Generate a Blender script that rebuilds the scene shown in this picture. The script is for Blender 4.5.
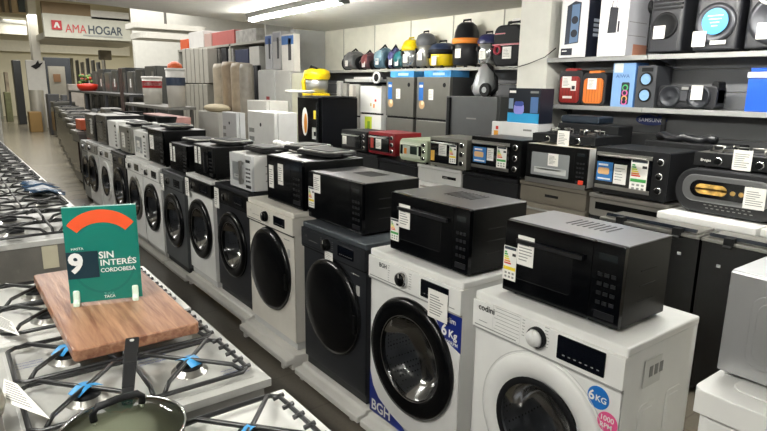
import bpy, math, random
from mathutils import Vector, Matrix
random.seed(7)
for o in list(bpy.data.objects): bpy.data.objects.remove(o)
SC = bpy.context.scene
COL = SC.collection
# ------------------------------------------------------------------ camera
F, PITCH, YAW, ROLL, CH = 581.7, math.radians(12.43), math.radians(37.334), math.radians(0.896), 1.6457
cy_, sy_, cp_, sp_ = math.cos(YAW), math.sin(YAW), math.cos(PITCH), math.sin(PITCH)
FWD = Vector((sy_*cp_, cy_*cp_, -sp_)); RGT = Vector((cy_, -sy_, 0)); UP = RGT.cross(FWD)
R2 = RGT*math.cos(ROLL) + UP*math.sin(ROLL); U2 = UP*math.cos(ROLL) - RGT*math.sin(ROLL)
cam_d = bpy.data.cameras.new('camera'); cam = bpy.data.objects.new('camera', cam_d); COL.objects.link(cam)
cam_d.sensor_width = 36; cam_d.lens = F*36/767; cam_d.clip_end = 200; cam_d.clip_start = .02
m = Matrix((R2, U2, -FWD)).transposed().to_4x4(); m.translation = (0, 0, CH); cam.matrix_world = m
SC.camera = cam
def ray(u, v): return FWD + R2*((u-383.5)/F) - U2*((v-215.5)/F)
def AX(u, v, X): d = ray(u, v); k = X/d.x; return Vector((X, d.y*k, CH+d.z*k))
def AY(u, v, Y): d = ray(u, v); k = Y/d.y; return Vector((d.x*k, Y, CH+d.z*k))
def AZ(u, v, Z): d = ray(u, v); k = (Z-CH)/d.z; return Vector((d.x*k, d.y*k, Z))
# ------------------------------------------------------------------ world and light
w = bpy.data.worlds.new('world'); SC.world = w; w.use_nodes = True
bg = w.node_tree.nodes['Background']; bg.inputs[0].default_value = (.94, .97, 1, 1); bg.inputs[1].default_value = .28
SC.view_settings.view_transform = 'Standard'; SC.view_settings.look = 'None'
SC.view_settings.exposure = 0.7; SC.view_settings.gamma = 1
def area(name, loc, rot, sx, sy, e, col=(1, 1, 1)):
    l = bpy.data.lights.new(name, 'AREA'); l.shape = 'RECTANGLE'; l.size = sx; l.size_y = sy; l.energy = e; l.color = col
    o = bpy.data.objects.new(name, l); COL.objects.link(o); o.location = loc; o.rotation_euler = rot; return o
TUBES = [((3.2, 5.9, 2.44), 2.1, 75), ((3.2, 1.6, 2.44), 2.1, 60), ((-.7, 1.2, 2.44), 2.1, 60), ((-1.2, 5.6, 2.44), 2.1, 40), ((2, -2.2, 2.44), 2.1, 60)]
for i, (p, L, e) in enumerate(TUBES[:0]): area('tube_light', (p[0], p[1], p[2]-.045), (0, 0, 0), .12, L, e, (1, .985, .94))
area('hall_light', (3.5, 16, 4.2), (0, 0, 0), 7, 12, 560, (1, .98, .93))
area('hall_light', (6, 27, 4.0), (0, 0, 0), 7, 5, 480, (1, .97, .9))
# ------------------------------------------------------------------ materials
def lin(h):
    h = h.lstrip('#'); c = [int(h[i:i+2], 16)/255 for i in (0, 2, 4)]
    return tuple(((x+.055)/1.055)**2.4 if x > .04045 else x/12.92 for x in c) + (1,)
MATS = {}
def M(key, rough=.5, metal=0, bump=0, bscale=40, coat=0, var=0, vscale=8, spec=.5):
    k = (key, rough, metal, bump, bscale, coat, var, vscale, spec)
    if k in MATS: return MATS[k]
    mt = bpy.data.materials.new('mat_'+key.strip('#')); mt.use_nodes = True; nt = mt.node_tree; b = nt.nodes['Principled BSDF']
    c = lin(key); b.inputs['Base Color'].default_value = c
    b.inputs['Roughness'].default_value = rough; b.inputs['Metallic'].default_value = metal
    b.inputs['Specular IOR Level'].default_value = spec
    if coat: b.inputs['Coat Weight'].default_value = coat; b.inputs['Coat Roughness'].default_value = .05
    tc = nt.nodes.new('ShaderNodeTexCoord')
    n = nt.nodes.new('ShaderNodeTexNoise'); n.inputs['Scale'].default_value = vscale; n.inputs['Detail'].default_value = 4
    nt.links.new(tc.outputs['Object'], n.inputs['Vector'])
    r = nt.nodes.new('ShaderNodeMapRange'); v = var or .04
    r.inputs['From Min'].default_value = .3; r.inputs['From Max'].default_value = .7
    r.inputs['To Min'].default_value = 1-v; r.inputs['To Max'].default_value = 1+v
    nt.links.new(n.outputs['Fac'], r.inputs['Value'])
    h = nt.nodes.new('ShaderNodeHueSaturation'); h.inputs['Color'].default_value = c
    nt.links.new(r.outputs['Result'], h.inputs['Value']); nt.links.new(h.outputs['Color'], b.inputs['Base Color'])
    if bump:
        n2 = nt.nodes.new('ShaderNodeTexNoise'); n2.inputs['Scale'].default_value = bscale; n2.inputs['Detail'].default_value = 3
        nt.links.new(tc.outputs['Object'], n2.inputs['Vector'])
        bp = nt.nodes.new('ShaderNodeBump'); bp.inputs['Strength'].default_value = bump; bp.inputs['Distance'].default_value = .01
        nt.links.new(n2.outputs['Fac'], bp.inputs['Height']); nt.links.new(bp.outputs['Normal'], b.inputs['Normal'])
    MATS[k] = mt; return mt
def glass(name, tint, rough=.02, ior=1.5, base=.0):
    if name in MATS: return MATS[name]
    mt = bpy.data.materials.new(name); mt.use_nodes = True; nt = mt.node_tree; nt.nodes.clear()
    o = nt.nodes.new('ShaderNodeOutputMaterial'); t = nt.nodes.new('ShaderNodeBsdfTransparent'); g = nt.nodes.new('ShaderNodeBsdfGlossy')
    f = nt.nodes.new('ShaderNodeFresnel'); mx = nt.nodes.new('ShaderNodeMixShader'); f.inputs[0].default_value = ior
    t.inputs[0].default_value = tint+(1,); g.inputs['Roughness'].default_value = rough; g.inputs[0].default_value = (.55, .55, .55, 1)
    nt.links.new(f.outputs[0], mx.inputs[0]); nt.links.new(t.outputs[0], mx.inputs[1]); nt.links.new(g.outputs[0], mx.inputs[2])
    nt.links.new(mx.outputs[0], o.inputs[0]); MATS[name] = mt; return mt
def emis(name, col, s):
    mt = bpy.data.materials.new(name); mt.use_nodes = True; b = mt.node_tree.nodes['Principled BSDF']
    b.inputs['Base Color'].default_value = lin(col); b.inputs['Emission Color'].default_value = lin(col); b.inputs['Emission Strength'].default_value = s
    return mt
def tiles(name, c1, c2, cm, sx, sy, mortar, rough, bumpy=.1, rot=0):
    mt = bpy.data.materials.new(name); mt.use_nodes = True; nt = mt.node_tree; b = nt.nodes['Principled BSDF']
    tc = nt.nodes.new('ShaderNodeTexCoord'); mp = nt.nodes.new('ShaderNodeMapping'); mp.inputs['Rotation'].default_value[2] = rot
    br = nt.nodes.new('ShaderNodeTexBrick'); br.offset = 0; br.inputs['Color1'].default_value = lin(c1); br.inputs['Color2'].default_value = lin(c2)
    br.inputs['Mortar'].default_value = lin(cm); br.inputs['Scale'].default_value = 1; br.inputs['Mortar Size'].default_value = mortar
    br.inputs['Brick Width'].default_value = sx; br.inputs['Row Height'].default_value = sy; br.inputs['Mortar Smooth'].default_value = .3
    nt.links.new(tc.outputs['Object'], mp.inputs[0]); nt.links.new(mp.outputs[0], br.inputs['Vector'])
    n = nt.nodes.new('ShaderNodeTexNoise'); n.inputs['Scale'].default_value = 60; n.inputs['Detail'].default_value = 6
    nt.links.new(tc.outputs['Object'], n.inputs['Vector'])
    r = nt.nodes.new('ShaderNodeMapRange'); r.inputs['To Min'].default_value = .72; r.inputs['To Max'].default_value = 1.28
    nt.links.new(n.outputs['Fac'], r.inputs['Value'])
    h = nt.nodes.new('ShaderNodeHueSaturation'); nt.links.new(br.outputs['Color'], h.inputs['Color']); nt.links.new(r.outputs['Result'], h.inputs['Value'])
    nt.links.new(h.outputs['Color'], b.inputs['Base Color']); b.inputs['Roughness'].default_value = rough
    return mt
def wood(name, c1, c2, scale=3, stretch=18, rough=.35):
    mt = bpy.data.materials.new(name); mt.use_nodes = True; nt = mt.node_tree; b = nt.nodes['Principled BSDF']
    tc = nt.nodes.new('ShaderNodeTexCoord'); mp = nt.nodes.new('ShaderNodeMapping'); mp.inputs['Scale'].default_value = (stretch, 1.2, stretch)
    n = nt.nodes.new('ShaderNodeTexNoise'); n.inputs['Scale'].default_value = scale; n.inputs['Detail'].default_value = 8; n.inputs['Distortion'].default_value = .6
    cr = nt.nodes.new('ShaderNodeValToRGB'); cr.color_ramp.elements[0].position = .32; cr.color_ramp.elements[1].position = .68
    cr.color_ramp.elements[0].color = lin(c1); cr.color_ramp.elements[1].color = lin(c2)
    nt.links.new(tc.outputs['Object'], mp.inputs[0]); nt.links.new(mp.outputs[0], n.inputs['Vector']); nt.links.new(n.outputs['Fac'], cr.inputs[0])
    nt.links.new(cr.outputs[0], b.inputs['Base Color']); b.inputs['Roughness'].default_value = rough
    b.inputs['Coat Weight'].default_value = .45; b.inputs['Coat Roughness'].default_value = .22
    n2 = nt.nodes.new('ShaderNodeTexNoise'); n2.inputs['Scale'].default_value = 22; bp = nt.nodes.new('ShaderNodeBump'); bp.inputs['Strength'].default_value = .6; bp.inputs['Distance'].default_value = .01
    mp2 = nt.nodes.new('ShaderNodeMapping'); mp2.inputs['Rotation'].default_value[2] = .5; mp2.inputs['Scale'].default_value = (3.5, .5, 1)
    nt.links.new(tc.outputs['Object'], mp2.inputs[0]); nt.links.new(mp2.outputs[0], n2.inputs['Vector']); nt.links.new(n2.outputs['Fac'], bp.inputs['Height'])
    nt.links.new(bp.outputs[0], b.inputs['Coat Normal'])
    return mt
def drum_metal():
    mt = bpy.data.materials.new('drum_metal'); mt.use_nodes = True; nt = mt.node_tree; b = nt.nodes['Principled BSDF']
    tc = nt.nodes.new('ShaderNodeTexCoord'); v = nt.nodes.new('ShaderNodeTexVoronoi'); v.inputs['Scale'].default_value = 55; v.inputs['Randomness'].default_value = .15
    cr = nt.nodes.new('ShaderNodeValToRGB'); cr.color_ramp.elements[0].position = .12; cr.color_ramp.elements[1].position = .3
    cr.color_ramp.elements[0].color = (.02, .02, .02, 1); cr.color_ramp.elements[1].color = (.5, .5, .5, 1)
    nt.links.new(tc.outputs['Object'], v.inputs['Vector']); nt.links.new(v.outputs['Distance'], cr.inputs[0]); nt.links.new(cr.outputs[0], b.inputs['Base Color'])
    b.inputs['Metallic'].default_value = .8; b.inputs['Roughness'].default_value = .42
    return mt
WHITE = M('#e4e4e1', .3, spec=.5); CREAM = M('#ddd9cf', .35); GREYD = M('#303236', .3, .3); BLACK = M('#060708', .3, spec=.2); BLACKG = M('#050608', .12, spec=.3)
MATBLK = M('#101113', .6, spec=.3); STEEL = M('#a9a8a3', .28, .9, .03, 80); STEELD = M('#6f6d69', .35, .8); CHROME = M('#d5d5d5', .12, 1); PAPER = M('#eceae4', .7)
INK = M('#8b8b88', .8); RUB = M('#101010', .8); FOAM = M('#e4e2dc', .7, bump=.15, bscale=120); BLUE = M('#1f4e9c', .4); DRUM = drum_metal()
SMOKE = glass('smoked_glass', (.42, .44, .47), .13); CLEAR = glass('clear_glass', (.86, .9, .88)); DISP = M('#0a0d14', .08, coat=.3)
IRON = M('#17181a', .35, spec=.6); TOPST = M('#8d8b86', .3, .75, .02, 60); DOORB = M('#08090b', .22, spec=.35); BLUETAPE = M('#3f9bd8', .4)
# ------------------------------------------------------------------ mesh builder
class MB:
    def __init__(s): s.v = []; s.f = []; s.m = []; s.sm = []; s.mats = []
    def mi(s, m):
        if m not in s.mats: s.mats.append(m)
        return s.mats.index(m)
    def add(s, vs, fs, m, smooth=False):
        k = len(s.v); i = s.mi(m); s.v += [tuple(v) for v in vs]
        for f in fs: s.f.append(tuple(k+j for j in f)); s.m.append(i); s.sm.append(smooth)
        return s
    def box(s, x0, x1, y0, y1, z0, z1, m):
        vs = [(x, y, z) for x in (x0, x1) for y in (y0, y1) for z in (z0, z1)]
        return s.add(vs, [(0, 1, 3, 2), (4, 6, 7, 5), (0, 4, 5, 1), (2, 3, 7, 6), (0, 2, 6, 4), (1, 5, 7, 3)], m)
    def rx(s, x, y0, y1, z0, z1, m, t=.0012):   # thin sheet lying on a face that looks to -X
        return s.box(x-t, x, y0, y1, z0, z1, m)
    def prism(s, poly, axis, lo, hi, m, smooth=False):   # poly in the two other axes
        n = len(poly)
        def p(a, b, t): return (t, a, b) if axis == 0 else (a, t, b) if axis == 1 else (a, b, t)
        vs = [p(a, b, lo) for a, b in poly]+[p(a, b, hi) for a, b in poly]
        s.add(vs, [tuple(range(n))[::-1], tuple(range(n, 2*n))], m)
        k = len(s.v)-2*n; i = s.mi(m)
        for j in range(n): s.f.append((k+j, k+(j+1) % n, k+n+(j+1) % n, k+n+j)); s.m.append(i); s.sm.append(smooth)
        return s
    def rbox(s, axis, a0, a1, b0, b1, lo, hi, r, m, n=5):
        pts = []
        for (cx, cy, st) in ((a1-r, b1-r, 0), (a0+r, b1-r, 90), (a0+r, b0+r, 180), (a1-r, b0+r, 270)):
            for k in range(n+1):
                t = math.radians(st+90*k/n); pts.append((cx+r*math.cos(t), cy+r*math.sin(t)))
        return s.prism(pts, axis, lo, hi, m)
    def lathe(s, o, ax, prof, m, n=32, smooth=True, sx=1, ref=None):
        o = Vector(o); ax = Vector(ax).normalized(); r = Vector(ref) if ref else (Vector((0, 0, 1)) if abs(ax.z) < .9 else Vector((1, 0, 0)))
        e1 = ax.cross(r).normalized(); e2 = ax.cross(e1)
        vs = []
        for (rr, t) in prof:
            for k in range(n):
                a = 2*math.pi*k/n; vs.append(o+ax*t+e1*(rr*sx*math.cos(a))+e2*(rr*math.sin(a)))
        fs = [(i*n+k, i*n+(k+1) % n, (i+1)*n+(k+1) % n, (i+1)*n+k) for i in range(len(prof)-1) for k in range(n)]
        return s.add(vs, fs, m, smooth)
    def cyl(s, a, b, r, m, n=20, r2=None):
        a = Vector(a); b = Vector(b); L = (b-a).length; r2 = r if r2 is None else r2
        s.lathe(a, b-a, [(1e-4, 0), (r, 0)], m, n, False); s.lathe(a, b-a, [(r, 0), (r2, L)], m, n); s.lathe(a, b-a, [(r2, L), (1e-4, L)], m, n, False); return s
    def tube(s, pts, r, m, n=8, closed=False):
        P = [Vector(p) for p in pts]; N = len(P); vs = []
        for i, p in enumerate(P):
            if closed: d = (P[(i+1) % N]-P[i-1])
            else: d = P[min(i+1, N-1)]-P[max(i-1, 0)]
            d.normalize(); rf = Vector((0, 0, 1)) if abs(d.z) < .92 else Vector((0, 1, 0))
            e1 = d.cross(rf).normalized(); e2 = d.cross(e1)
            for k in range(n): a = 2*math.pi*k/n; vs.append(p+e1*(r*math.cos(a))+e2*(r*math.sin(a)))
        fs = [(i*n+k, i*n+(k+1) % n, ((i+1) % N)*n+(k+1) % n, ((i+1) % N)*n+k) for i in range(N if closed else N-1) for k in range(n)]
        if not closed: fs += [tuple(range(n)), tuple(range((N-1)*n, N*n))[::-1]]
        return s.add(vs, fs, m, True)
    def disc(s, o, ax, r, m, n=24, t=.001):
        o = Vector(o); a = Vector(ax).normalized(); return s.cyl(o, o+a*t, r, m, n)
    def ell(s, c, rx, ry, rz, m, n=20, k=12):
        vs = []; fs = []
        for i in range(k+1):
            th = math.pi*i/k
            for j in range(n): ph = 2*math.pi*j/n; vs.append((c[0]+rx*math.sin(th)*math.cos(ph), c[1]+ry*math.sin(th)*math.sin(ph), c[2]+rz*math.cos(th)))
        for i in range(k):
            for j in range(n): fs.append((i*n+j, i*n+(j+1) % n, (i+1)*n+(j+1) % n, (i+1)*n+j))
        return s.add(vs, fs, m, True)
    def plate(s, x, y0, y1, z0, z1, cy, cz, r, m, N=48):   # front sheet with a round opening
        ang = sorted([2*math.pi*k/N for k in range(N)]+[math.atan2(b-cz, a-cy) % (2*math.pi) for a in (y0, y1) for b in (z0, z1)])
        vs = []
        for a in ang:
            c, q = math.cos(a), math.sin(a); vs.append((x, cy+r*c, cz+r*q)); t = 1e9
            if abs(c) > 1e-9: t = min(t, ((y1 if c > 0 else y0)-cy)/c)
            if abs(q) > 1e-9: t = min(t, ((z1 if q > 0 else z0)-cz)/q)
            vs.append((x, cy+t*c, cz+t*q))
        n = len(ang); return s.add(vs, [(2*i, 2*((i+1) % n), 2*((i+1) % n)+1, 2*i+1) for i in range(n)], m)
    def text(s, txt, o, size, m, xd=(0, -1, 0), yd=(0, 0, 1), bold=0, width=None, align='LEFT', t=.0004):
        c = bpy.data.curves.new('t', 'FONT'); c.body = txt; c.size = 1; c.align_x = align; c.offset = bold; c.resolution_u = 3
        ob = bpy.data.objects.new('t', c); COL.objects.link(ob)
        me = bpy.data.meshes.new_from_object(ob.evaluated_get(bpy.context.evaluated_depsgraph_get()))
        xs = [v.co.x for v in me.vertices]; wd = (max(xs)-min(xs)) if xs else 1
        kx = size if width is None else width/wd
        o = Vector(o); xd = Vector(xd); yd = Vector(yd); nd = xd.cross(yd)
        s.add([o+xd*(v.co.x*kx)+yd*(v.co.y*size)+nd*t for v in me.vertices], [tuple(p.vertices) for p in me.polygons], m)
        bpy.data.objects.remove(ob); bpy.data.curves.remove(c); bpy.data.meshes.remove(me); return s
    def mesh(s, name):
        me = bpy.data.meshes.new(name); me.from_pydata(s.v, [], s.f); 
        for m in s.mats: me.materials.append(m)
        me.polygons.foreach_set('material_index', s.m); me.polygons.foreach_set('use_smooth', s.sm); me.update(); return me
def obj(name, mb, parent=None, bev=0, label=None, loc=None, fixn=True):
    me = mb.mesh(name)
    if fixn:
        import bmesh
        b = bmesh.new(); b.from_mesh(me); bmesh.ops.recalc_face_normals(b, faces=b.faces); b.to_mesh(me); b.free()
    o = bpy.data.objects.new(name, me); COL.objects.link(o)
    if parent: o.parent = parent
    if loc: o.location = loc
    if bev:
        d = o.modifiers.new('bevel', 'BEVEL'); d.width = bev; d.segments = 2; d.limit_method = 'ANGLE'; d.angle_limit = math.radians(50)
    if label: o['label'] = label
    return o
def tag(o, label, cat, group=None):
    o['label'] = label; o['category'] = cat
    if group: o['group'] = group
    return o
def thing(name, label, cat, loc, rz=0, group=None):
    o = bpy.data.objects.new(name, None); COL.objects.link(o); o.location = loc; o.rotation_euler = (0, 0, rz); o.empty_display_size = .1
    return tag(o, label, cat, group)
def struct(name, mb, loc=None, bev=0): o = obj(name, mb, None, bev, None, loc); o['kind'] = 'structure'; return o
def kids(o): return [c for c in KIDS.get(o, [])]
def dup(root, loc, label, rz=None, group=None, scale=None):
    r = root.copy(); COL.objects.link(r); r.location = loc; r['label'] = label
    if rz is not None: r.rotation_euler = (0, 0, rz)
    if group: r['group'] = group
    if scale: r.scale = scale
    for ch in list(root.children):
        c = ch.copy(); COL.objects.link(c); c.parent = r
        for g in list(ch.children):
            d = g.copy(); COL.objects.link(d); d.parent = c
    return r
def price(mb, x, yl, zt, w_=.05, h_=.08, rows=6, head=None):   # sheet on a -X face, yl = left edge seen from the front
    mb.rx(x, yl-w_, yl, zt-h_, zt, PAPER, .0015)
    if head: mb.rx(x-.0015, yl-w_, yl, zt-h_*.16, zt, head, .0003)
    for i in range(rows):
        z = zt-h_*(.2+.72*i/rows); L = w_*random.uniform(.45, .85)
        mb.rx(x-.0015, yl-w_*.1-L*.95, yl-w_*.1, z-h_*.02, z+h_*.015, INK, .0004)
GR, GY, GO, GRD = M('#3f9a4a', .5), M('#e8cf2e', .5), M('#e58a26', .5), M('#d23a2a', .5)
def energy(mb, x, yl, zt, w_=.07, h_=.13, band=GY):
    mb.rx(x, yl-w_, yl, zt-h_, zt, PAPER, .0015); q = x-.0015
    mb.rx(q, yl-w_*.95, yl-w_*.05, zt-h_*.1, zt-h_*.02, M('#2c3540', .5), .0003)
    for i, c in enumerate((GR, GR, M('#b7cc3a', .5), GY, GO, GRD)):
        z = zt-h_*(.16+.065*i); mb.rx(q, yl-w_*(.25+.07*i), yl-w_*.07, z-h_*.045, z, c, .0004)
    mb.rx(q, yl-w_*.95, yl-w_*.68, zt-h_*.27, zt-h_*.19, M('#1a1a1a', .5), .0004)
    mb.rx(q, yl-w_*.96, yl-w_*.04, zt-h_*.7, zt-h_*.6, band, .0004)
    for i in range(3):
        for j in range(2):
            y = yl-w_*(.15+.28*i); z = zt-h_*(.76+.11*j); mb.rx(q, y-w_*.16, y, z-h_*.06, z, INK, .0004)
# ------------------------------------------------------------------ shell
CZ = 2.5
WALLP = M('#e4e2d4', .6, bump=.02); 
def ceiling_mat():
    return M('#e6e5de', .7, bump=.03, bscale=3)
b = MB(); b.box(-12, 30, -12, 9.2, -.12, 0, tiles('floor_tiles', '#5f594f', '#635d53', '#504a41', .4, .4, .005, .28)); struct('floor', b)
b = MB(); b.box(-12, 30, 9.2, 36, -.12, 0, tiles('floor_hall', '#7c7566', '#857e6d', '#5a5448', 1.2, .4, .012, .25)); struct('floor_hall', b)
b = MB(); b.prism([(-3, 7.2), (.8, 7.2), (5.3, 8.35), (5.3, -4), (-3, -4)], 2, CZ, CZ+.22, ceiling_mat()); struct('ceiling', b)
b = MB(); b.box(5.1, 5.3, -4, 8.3, 0, CZ, WALLP)
for y in (3.75, 4.55, 5.35, 6.15, 6.95, 7.75): b.box(5.092, 5.1, y-.006, y+.006, 0, CZ, M('#a5a498', .7))
struct('wall_right', b)
b = MB(); b.box(4.56, 5.3, 8.3, 8.45, 0, CZ, M('#a3a4a2', .5)); struct('wall_back', b)
b = MB(); b.box(4.32, 5.1, 3.33, 3.66, 0, CZ, M('#dcdbd2', .6)); struct('pillar', b)
# dark slatted wall band under the vacuum shelf
b = MB()
for k in range(6): b.box(5.06, 5.095, 3.7, 8.25, .9+.16*k, 1.055+.16*k, M('#67686a', .5))
struct('wall_panel', b)
# ---- the hall beyond
b = MB(); b.box(-10, 26, 34, 34.3, 0, 6.5, M('#d8d2b8', .7, var=.06, vscale=.6)); struct('wall_far', b)
b = MB(); b.box(-10, -9.7, -8, 34, 0, 6.5, M('#cfcab6', .7)); struct('wall_left', b)
b = MB(); b.box(-10, 26, 9, 36, 6.5, 6.7, M('#a09a8c', .7)); struct('ceiling_hall', b)
b = MB(); b.box(14, 14.2, 8.4, 34, 0, 6.5, M('#d5d0bf', .7)); b.box(5.2, 14.2, 8.25, 8.45, 0, 6.5, M('#d5d0bf', .7)); struct('wall_hall_side', b)
# fluorescent fixtures
EM = emis('tube_glow', '#fffdf6', 95)
for i, (p, L, e) in enumerate(TUBES):
    if i != 0 and i > 4: continue
    t = thing('ceiling_light', ['long white fluorescent fitting on the ceiling, glowing, the one in view', 'fluorescent fitting on the ceiling above the ovens', 'fluorescent fitting above the nearest stoves', 'fluorescent fitting above the far stoves', 'fluorescent fitting behind the viewer'][i], 'ceiling light', (p[0], p[1], p[2]+.06), -.03 if i == 0 else 0)
    b = MB(); b.prism([(-.07, 0), (.07, 0), (.045, -.05), (-.045, -.05)], 1, -L/2-.06, L/2+.06, M('#b9b9b4', .4)); obj('housing', b, t)
    b = MB(); b.cyl((0, -L/2, -.068), (0, L/2, -.068), .024, EM); obj('tube', b, t)
    for s_ in (-1, 1): b = MB(); b.box(-.05, .05, s_*(L/2+.03)-.03, s_*(L/2+.03)+.03, -.09, -.02, M('#8f908c', .4)); obj('end_cap', b, t)
# ------------------------------------------------------------------ washing machines
def washer(label, X, y0, z0, col, w=.6, h=.85, d=.5, style='window', pcol=None, ring=None, cz=.5, ro=.25, ri=.17, dy=0, extras=None, tcol=None, group='front-loading washing machines in the row'):
    t = thing('washing_machine', label, 'washing machine', (X, y0, z0), 0, None); cy = w/2+dy
    b = MB(); pc = pcol or col
    ph = h-.135
    b.plate(0, 0, w, .06, ph, cy, cz-.0, ri+.012, col) if style != 'solid' else b.box(0, .004, 0, w, .06, ph, col)
    b.box(.0, d, 0, .006, .06, h-.02, col); b.box(0, d, w-.006, w, .06, h-.02, col); b.box(d-.006, d, 0, w, .06, h-.02, col)
    b.box(0.012, d-.01, .008, w-.008, .01, .065, M('#2a2b2c', .6) if col not in (WHITE, CREAM) else M('#c9c9c6', .5))
    for (a, c) in ((.1, .2), (.26, .36)):    # pressed grooves of the side sheets
        for yy in (-.002, w-.001):
            b.rbox(1, a, c, .16, h-.22, yy, yy+.003, .02, col)
            b.rbox(1, a+.016, c-.016, .18, h-.24, yy-.001, yy+.004, .015, col)
    obj('body', b, t, .004)
    b = MB(); b.box(-.004, d, -.003, w+.003, h-.03, h, tcol or col); obj('top_panel', b, t, .006)
    b = MB(); b.box(-.014, .03, -.0025, w+.0025, ph+.004, h-.0295, pc)
    b.rx(-.014, w*.66, w*.985, ph+.012, ph+.016, INK if col is WHITE else MATBLK)
    b.box(-.012, 0, 0, w, ph-.004, ph+.004, M('#9a9a98', .5) if col is WHITE else MATBLK)
    obj('control_panel', b, t, .003)
    # drum and door
    if style != 'solid':
        b = MB(); b.lathe((0.0, cy, cz), (1, 0, 0), [(ri+.012, 0), (ri+.02, .02), (ri+.03, .05), (ri+.03, .3), (.02, .31)], DRUM, 40)
        for k in range(3):
            a = 2*math.pi*k/3+.4; b.box(.06, .3, cy+math.cos(a)*ri*.93-.012, cy+math.cos(a)*ri*.93+.012, cz+math.sin(a)*ri*.93-.02, cz+math.sin(a)*ri*.93+.02, CHROME)
        obj('drum', b, t)
    dr = MB(); rm = ring or WHITE
    if style == 'window':
        dr.lathe((0, cy, cz), (-1, 0, 0), [(ro, 0), (ro+.002, .006), (ro-.01, .014), (ri+.05, .016), (ri+.012, .012), (ri, .0)], rm, 56)
        D = obj('door', dr, t)
        b = MB(); b.lathe((0, cy, cz), (-1, 0, 0), [(ri+.012, .02), (ri, .024), (ri-.012, .02)], MATBLK, 48); obj('gasket', b, D)
        b = MB(); b.lathe((0, cy, cz), (-1, 0, 0), [(ri-.005, .018), (ri*.8, .0), (ri*.72, -.05), (ri*.6, -.075), (.001, -.08)], SMOKE, 40); obj('glass_bowl', b, D)
    elif style == 'black':
        dr.lathe((0, cy, cz), (-1, 0, 0), [(ro, 0), (ro+.002, .01), (ro-.006, .024), (ro-.03, .028), (ri+.02, .024), (ri, .016), (ri, .0)], DOORB, 60)
        D = obj('door', dr, t)
        b = MB(); b.lathe((0, cy, cz), (-1, 0, 0), [(ri-.001, .018), (ri*.95, .008), (ri*.8, -.05), (ri*.6, -.08), (.001, -.085)], SMOKE, 40); obj('glass_bowl', b, D)
        b = MB(); b.lathe((0, cy, cz), (-1, 0, 0), [(ri+.004, .021), (ri+.006, .023), (ri+.008, .022)], STEELD, 48); obj('inner_ring', b, D)
    else:
        dr.lathe((0, cy, cz), (-1, 0, 0), [(ro, 0), (ro+.002, .01), (ro-.004, .026), (ro-.03, .034), (ro*.6, .042), (.001, .045)], DOORB, 60)
        D = obj('door', dr, t)
        b = MB(); b.lathe((0, cy, cz), (-1, 0, 0), [(ro+.001, .002), (ro+.005, .005), (ro+.001, .01)], MATBLK, 48); obj('door_rim', b, D)
        b = MB(); b.rbox(0, cy-ro*.98, cy-ro*.9, cz-.07, cz+.03, -.036, -.024, .006, BLACK); obj('door_handle', b, D)
    if extras: extras(t, D, w, h, ph, cy, cz)
    return t
def knob(t, y, z, r=.028, m=CHROME, core=BLACK, x=-.014):
    b = MB(); b.lathe((x, y, z), (-1, 0, 0), [(r, 0), (r, .012), (r*.9, .02)], m, 28); b.lathe((x, y, z), (-1, 0, 0), [(r*.82, .019), (r*.8, .026), (.001, .027)], core, 28); b.rx(x-.027, y-.0015, y+.0015, z+r*.3, z+r*.8, PAPER)
    return obj('knob', b, t)
def display(t, y0, y1, z0, z1, x=-.0145, seg=True):
    b = MB(); b.rbox(0, y0, y1, z0, z1, x-.003, x+.001, .004, DISP)
    if seg:
        for k in range(7): yy = y0+(y1-y0)*(.1+.12*k); b.rx(x-.003, yy, yy+.008, z0+(z1-z0)*.2, z0+(z1-z0)*.24, INK, .0004)
    return obj('display', b, t)
def sticks(mb, x, y, z, n, dy=0, dz=-.011, w_=.014, m=INK, hgt=.0022):
    for k in range(n): yy = y+dy*k; zz = z+dz*k; mb.rx(x, yy-w_*random.uniform(.6, 1), yy, zz-hgt/2, zz+hgt/2, m, .0004)
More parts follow.
